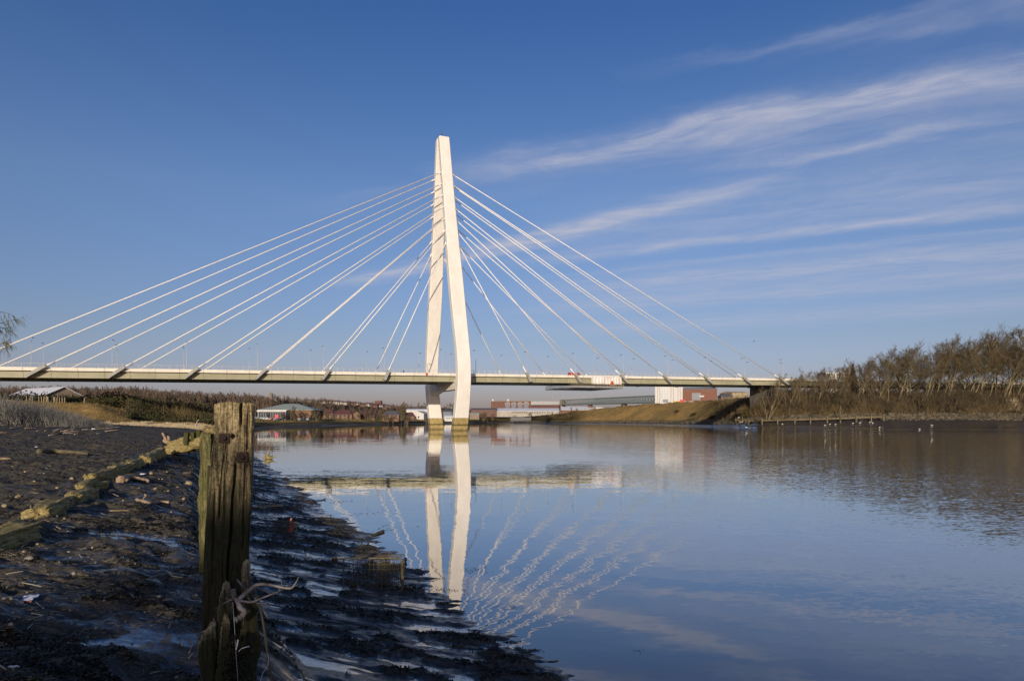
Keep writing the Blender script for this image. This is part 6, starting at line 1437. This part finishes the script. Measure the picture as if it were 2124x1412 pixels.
for i, ((a, b), (c, d)) in enumerate(sorted(K5)):
    p, q = on_mud(a/4.526, 1100+b/4.526), on_mud(c/4.526, 1100+d/4.526); up = Vector((0, 0, .02)); mb = MB(); limb_mesh(mb, [p+up, (p+q)/2+up*1.1, q+up], .0048, .0035, 6, 3, .08, i)
    tag(mb.build('stick', M['stick'], None, True), 'thin pale stick on the shaded mud left of the post, %s from the left' % nth(i), 'stick', 'pale sticks on the shaded mud')
K4 = [((850, 1120), (980, 1160)), ((1050, 940), (1240, 935)), ((1755, 570), (1830, 572)), ((1040, 760), (1135, 795)), ((1120, 757), (1175, 762)), ((880, 1300), (975, 1290)), ((510, 1080), (580, 1130))]
for i, ((a, b), (c, d)) in enumerate(sorted(K4)):
    p, q = on_mud(a/4.617, 860+b/4.617), on_mud(c/4.617, 860+d/4.617); up = Vector((0, 0, .03)); mb = MB(); limb_mesh(mb, [p+up, (p+q)/2+up*1.1, q+up], .012, .009, 6, 3, .08, i)
    tag(mb.build('stick', M['drift'], None, True), 'tan stick on the sunlit mud right of the line of logs, %s from the left' % nth(i), 'stick', 'tan sticks on the sunlit mud')
# crumpled packet
p = on_mud(59, 1246); n = 12; V = []
for i in range(n):
    for j in range(7): V.append((.085*(i/(n-1)-.5)*2, .05*(j/6-.5)*2, .022+.014*math.sin(i*1.1)*math.cos(j*1.4)+.012*(j/6)))
mb = MB(); mb.add(V, [(i*7+j, (i+1)*7+j, (i+1)*7+j+1, i*7+j+1) for i in range(n-1) for j in range(6)]); o = mb.build('litter_packet', M['paper'], None, True); o.location = p; o.rotation_euler = (R(12), R(-6), R(-12)); o.modifiers.new('thick', 'SOLIDIFY').thickness = .004
tag(o, 'crumpled white packet with a red edge on the dark mud at lower left', 'litter'); mb = MB(); mb.box((.055, -.042, .017), (.05, .016, .008)); mb.build('red_print', M['red'], o)
for i, (x, y, s) in enumerate([(295.5, 985, .09), (143, 1105, .05), (27.5, 1390, .035), (193, 891, .22), (75, 929, .08), (305, 886, .12)]):
    p = on_mud(x, y); mb = MB(); mb.add([(-s, 0, .02), (s*.9, -s*.2, .03), (s, s*.3, s*.5), (-s*.8, s*.4, s*.6), (0, s*.1, s*.35)], [(0, 1, 4), (1, 2, 4), (2, 3, 4), (3, 0, 4)]); o = mb.build('litter_scrap', M['paper']); o.location = p
    o.modifiers.new('thick', 'SOLIDIFY').thickness = .006; tag(o, ['white scrap of litter beside the yellow logs', 'white scrap of litter right of the nearest log', 'tiny white scrap at the lower left corner of the mud', 'white plastic scrap in the drift line below the grey scrub', 'pale scrap on the shaded mud above the logs', 'pale scrap near the reeds beyond the mud'][i], 'litter')

# ------------------------------------------------------------------ shopping trolleys in the mud
def trolley(label, loc, rz, sc, mat, tilt=(0, 0, 0), red=False):
    """wire basket lying on its side: x along the length, z up across the basket width"""
    t = thing('shopping_trolley', label, 'trolley', loc, rz); t.rotation_euler = (tilt[0], tilt[1], rz); t.scale = (sc, sc, sc)
    L, W, D = .98, .52, .50; w_ = .0042
    def side(z, nm):
        b = MB()
        for i in range(15): x = -.36+i*(L-.18)/14; y0, y1 = -D*.5*(1-.22*(i/14)), D*.5; b.tube([(x, y0, z), (x, y1, z)], w_, 4)
        for j in range(6): q = j/5; b.tube([(-.36, -D*.5+q*D, z), (L-.54, -D*.5*.78+q*(D*.5+D*.39), z)], w_*1.15, 4)
        b.build(nm, M[mat], t)
    side(.03, 'lower_wire_side'); side(W-.02, 'upper_wire_side')
    for y, nm in ((-D*.5, 'front_wire_panel'), (D*.5, 'back_wire_panel')):
        b = MB()
        for i in range(13): x = -.36+i*(L-.18)/12; yy = y if y > 0 else y*(1-.22*i/12); b.tube([(x, yy, .03), (x, yy, W-.02)], w_, 4)
        for j in range(7): z = .03+j*(W-.05)/6; b.tube([(-.36, y, z), (L-.54, y if y > 0 else y*.78, z)], w_*1.15, 4)
        b.build(nm, M[mat], t)
    b = MB()
    for j in range(12): z = .04+j*(W-.07)/11; b.tube([(.08, -D*.35, z), (.20, D*.4, z)], w_*1.3, 4)
    for j in range(12): y = -D*.35+j*D*.75/11; b.tube([(.08+.12*j/11, y, .04), (.08+.12*j/11, y, W-.03)], w_, 4)
    b.build('child_seat', M[mat], t)
    b = MB(); b.tube(smooth_path([(-.56, -D*.42, .04), (-.1, -D*.5, .0), (.40, -D*.52, .0), (.50, -D*.5, .03), (.52, -D*.45, .10), (.52, -D*.44, W*.6), (.52, -D*.45, W-.06), (.50, -D*.5, W), (.38, -D*.52, W+.015), (-.1, -D*.5, W+.01), (-.58, -D*.42, W-.01)], 4), .0125, 8); b.build('chassis_tube', M[mat], t)
    b = MB(); b.tube([(-.46, -D*.44, .02), (-.46, -D*.44, W)], .010, 6); b.tube([(-.36, -D*.5, 0), (-.36, D*.5, 0)], .009, 6); b.tube([(-.36, -D*.5, W), (-.36, D*.5, W)], .009, 6); b.build('cross_bar', M[mat], t)
    b = MB(); b.tube([(.505, -D*.45, .05), (.505, -D*.45, W-.04)], .021, 10); b.build('handle', M[mat], t)
    for z, x in ((.03, -.58), (W-.03, -.61), (.08, -.30)):
        b = MB(); b.tube([(x, -D*.42-.02, z), (x, -D*.42+.02, z)], .05, 14); b.tube([(x, -D*.42-.028, z), (x, -D*.42+.028, z)], .02, 8); b.build('wheel', M['rust'], t)
    b = MB(); b.bar((-.52, -D*.45, .0), (-.34, -D*.45, -.03), .03, .05); b.build('caster_fork', M[mat], t)
    if red: b = MB(); b.bar((.30, -D*.5-.03, W*.35), (.36, -D*.5-.05, W*.95), .13, .05); b.bar((.24, -D*.5-.02, W*.9), (.27, -D*.5-.02, W*1.3), .05, .045); b.build('red_panel', M['trolley_red'], t)
    r3 = np.random.RandomState(6); Q = np.stack([r3.choice([-.05, .22, -.02], 60)+r3.normal(size=60)*.05, r3.uniform(-D*.52, D*.1, 60), W*.6+r3.normal(size=60)*.12], 1); V, F = leaves(Q, .05, r3, -.5, .4); tag(tris('caught_weed', V, F, M['seaweed'], t), kind='stuff')
    return t
p = on_mud(772, 1221); trolley('rusty wire shopping trolley lying on its side at the water edge', p+Vector((0, .28, -.05)), R(-3), 1.02*p.y/1416*140/1.12, 'trolley')
p = on_mud(585, 1108); trolley('half-buried shopping trolley with a faded red plastic panel', p+Vector((-.1, .3, -.12)), R(6), .85, 'trolley', (R(-8), R(7), 0), True)
a, b = on_mud(522, 1057), on_mud(586, 1057); rough_timber('plank', a+Vector((0, 0, .10)), b+Vector((0, 0, .12)), .10, .06, M['drift'], 'pale split plank lying on the mud right of the post', 'plank', 371, .4)
# floating things
q = Vector((XP(782, 23), 0, 0)); Zf = CAM_H*FPX/(1108-HOR); rough_timber('floating_log', (XP(768, Zf-.4), Zf-.5, .0), (XP(795, Zf+.5), Zf+.55, .03), .11, .09, M['bark'], 'dark log floating off the mud edge', 'log', 375, .8)
Zf = CAM_H*FPX/(952-HOR); mb = MB(); r3 = np.random.RandomState(2)
for i in range(11): c = Vector((XP(557, Zf), Zf, .1)); d = Vector((r3.normal(), r3.normal()*.5, abs(r3.normal())*.35)); mb.tube([c-d*.1, c+d*.3, c+d*.55+Vector((0, 0, .05))], [.12, .07, .03], 6)
mb.tube([c, c+Vector((.1, 0, .9)), c+Vector((.14, 0, 1.4))], [.03, .025, .02], 5); mb.blob(c+Vector((.1, 0, .05)), (.38, .3, .22), 4, 10, 7, .5)
tag(mb.build('floating_root', M['log'], None, True), 'mossy root stranded in the shallows right of the post top', 'root')
mb = MB(); Zf = CAM_H*FPX/(1165-HOR); mb.blob((XP(841, Zf), Zf, .06), (.045, .045, .06), 3, 12, 8, .1); tag(mb.build('bottle', M['glass'], None, True), 'small dark bottle floating beside the rusty trolley', 'bottle')

# ------------------------------------------------------------------ seaweed, straw and floating wrack: nobody could count them
def mud_scatter(n, x0, x1, y0, y1, rs):
    px = rs.uniform(x0, x1, n); py = rs.uniform(y0, y1, n); h = np.full(n, 1.8)
    for _ in range(7): Z = np.clip((CAM_H-h)*FPX/(py-HOR), 3.2, 112); X = XP(px, Z); h = .5*h+.5*H(X, Z)
    return X, Z, H(X, Z)
rs = np.random.RandomState(51); X, Z, h = mud_scatter(160000, -160, 1330, 905, 1500, rs); m_ = weed(X, Z); v = VV(X, Z)
k = (rs.rand(len(X)) < m_*np.interp(Z, [4, 30, 80], [.95, .6, .3])) & (h > -.03) & ~((np.abs(X-XP(475, PZ)) < .2) & (np.abs(Z-PZ-.1) < .2))
P = np.stack([X, Z, h], 1)[k]; n = len(P); sz = rs.uniform(.5, 1.3, n)*np.interp(P[:, 1], [4, 12, 40, 110], [.030, .06, .17, .42]); P[:, 2] += sz*rs.rand(n)*.45
V, F = leaves(P, sz, rs, .15, .42); tag(tris('bladderwrack', V, F, M['seaweed']), kind='stuff')
X, Z, h = mud_scatter(4600, -160, 560, 900, 1450, rs); n = len(X); a = rs.rand(n)*6.28; L = rs.uniform(.4, 1.3, n)*np.interp(Z, [4, 12, 40], [.06, .13, .35]); A = np.stack([X, Z, h+.012], 1)
kk = VV(X, Z) < .3; B = A+np.stack([np.cos(a)*L, np.sin(a)*L, rs.uniform(-.1, .35, n)*L], 1); V, F = needles(A[kk], B[kk], np.interp(Z[kk], [4, 12, 40], [.0022, .0045, .012])); tag(tris('straw_litter', V, F, M['straw']), kind='stuff')
# small shell and stone grit
X, Z, h = mud_scatter(900, -160, 1000, 900, 1480, rs); kk = (h > .02); P = np.stack([X, Z, h+.006], 1)[kk]; V, F = leaves(P, np.interp(P[:, 1], [4, 12, 40], [.009, .018, .05])*rs.uniform(.5, 1.4, len(P)), rs, 1.2, .9); tag(tris('shell_grit', V, F, M['pebble']), kind='stuff')
CL = [(1058, 1331, 20, 4, 160), (1100, 1349, 26, 4, 160), (905, 1200, 26, 4, 40), (915, 1223, 52, 7, 150), (985, 1182, 34, 9, 60), (1052, 1258, 40, 8, 40), (800, 1095, 46, 8, 50), (770, 1065, 60, 6, 30), (640, 990, 60, 8, 60), (720, 1003, 70, 6, 40), (560, 972, 60, 5, 30), (1320, 1350, 24, 6, 14), (1040, 1290, 30, 8, 22), (850, 1180, 22, 4, 26), (1070, 1180, 60, 10, 20), (700, 1040, 40, 4, 40)]
A = []
for px, py, wx, wy, n in CL:
    for _ in range(n): x = px+rs.normal()*wx*.45; y = py+rs.normal()*wy*.45; Zf = CAM_H*FPX/(y-HOR); A.append((XP(x, Zf), Zf, .012))
A = np.array(A); V, F = leaves(A, rs.uniform(.5, 1.4, len(A))*np.interp(A[:, 1], [8, 15, 40], [.03, .05, .16]), rs, 0, .6); V[:, 2] = .004+np.abs(V[:, 2]-.012)*.35; tag(tris('floating_wrack', V, F, M['seaweed']), kind='stuff')
# unseen hedge on the bank behind the viewer, its top shaped to shade the foreground
rs = np.random.RandomState(66); n = 9000; x = rs.uniform(-75, 14, n); y = rs.uniform(-41, -31, n); hz = 8.4+(2.9-1.1*(1-sstep(x, -13, -8.5))+.9*fbm(x/5, y/6, 3, 67))*rs.rand(n)*(1-sstep(x, 5, 14)); Q = np.stack([x, y, hz], 1); V, F = leaves(Q, .8, rs); tag(tris('rear_shade_hedge', V, F, M['thicket']), kind='stuff')
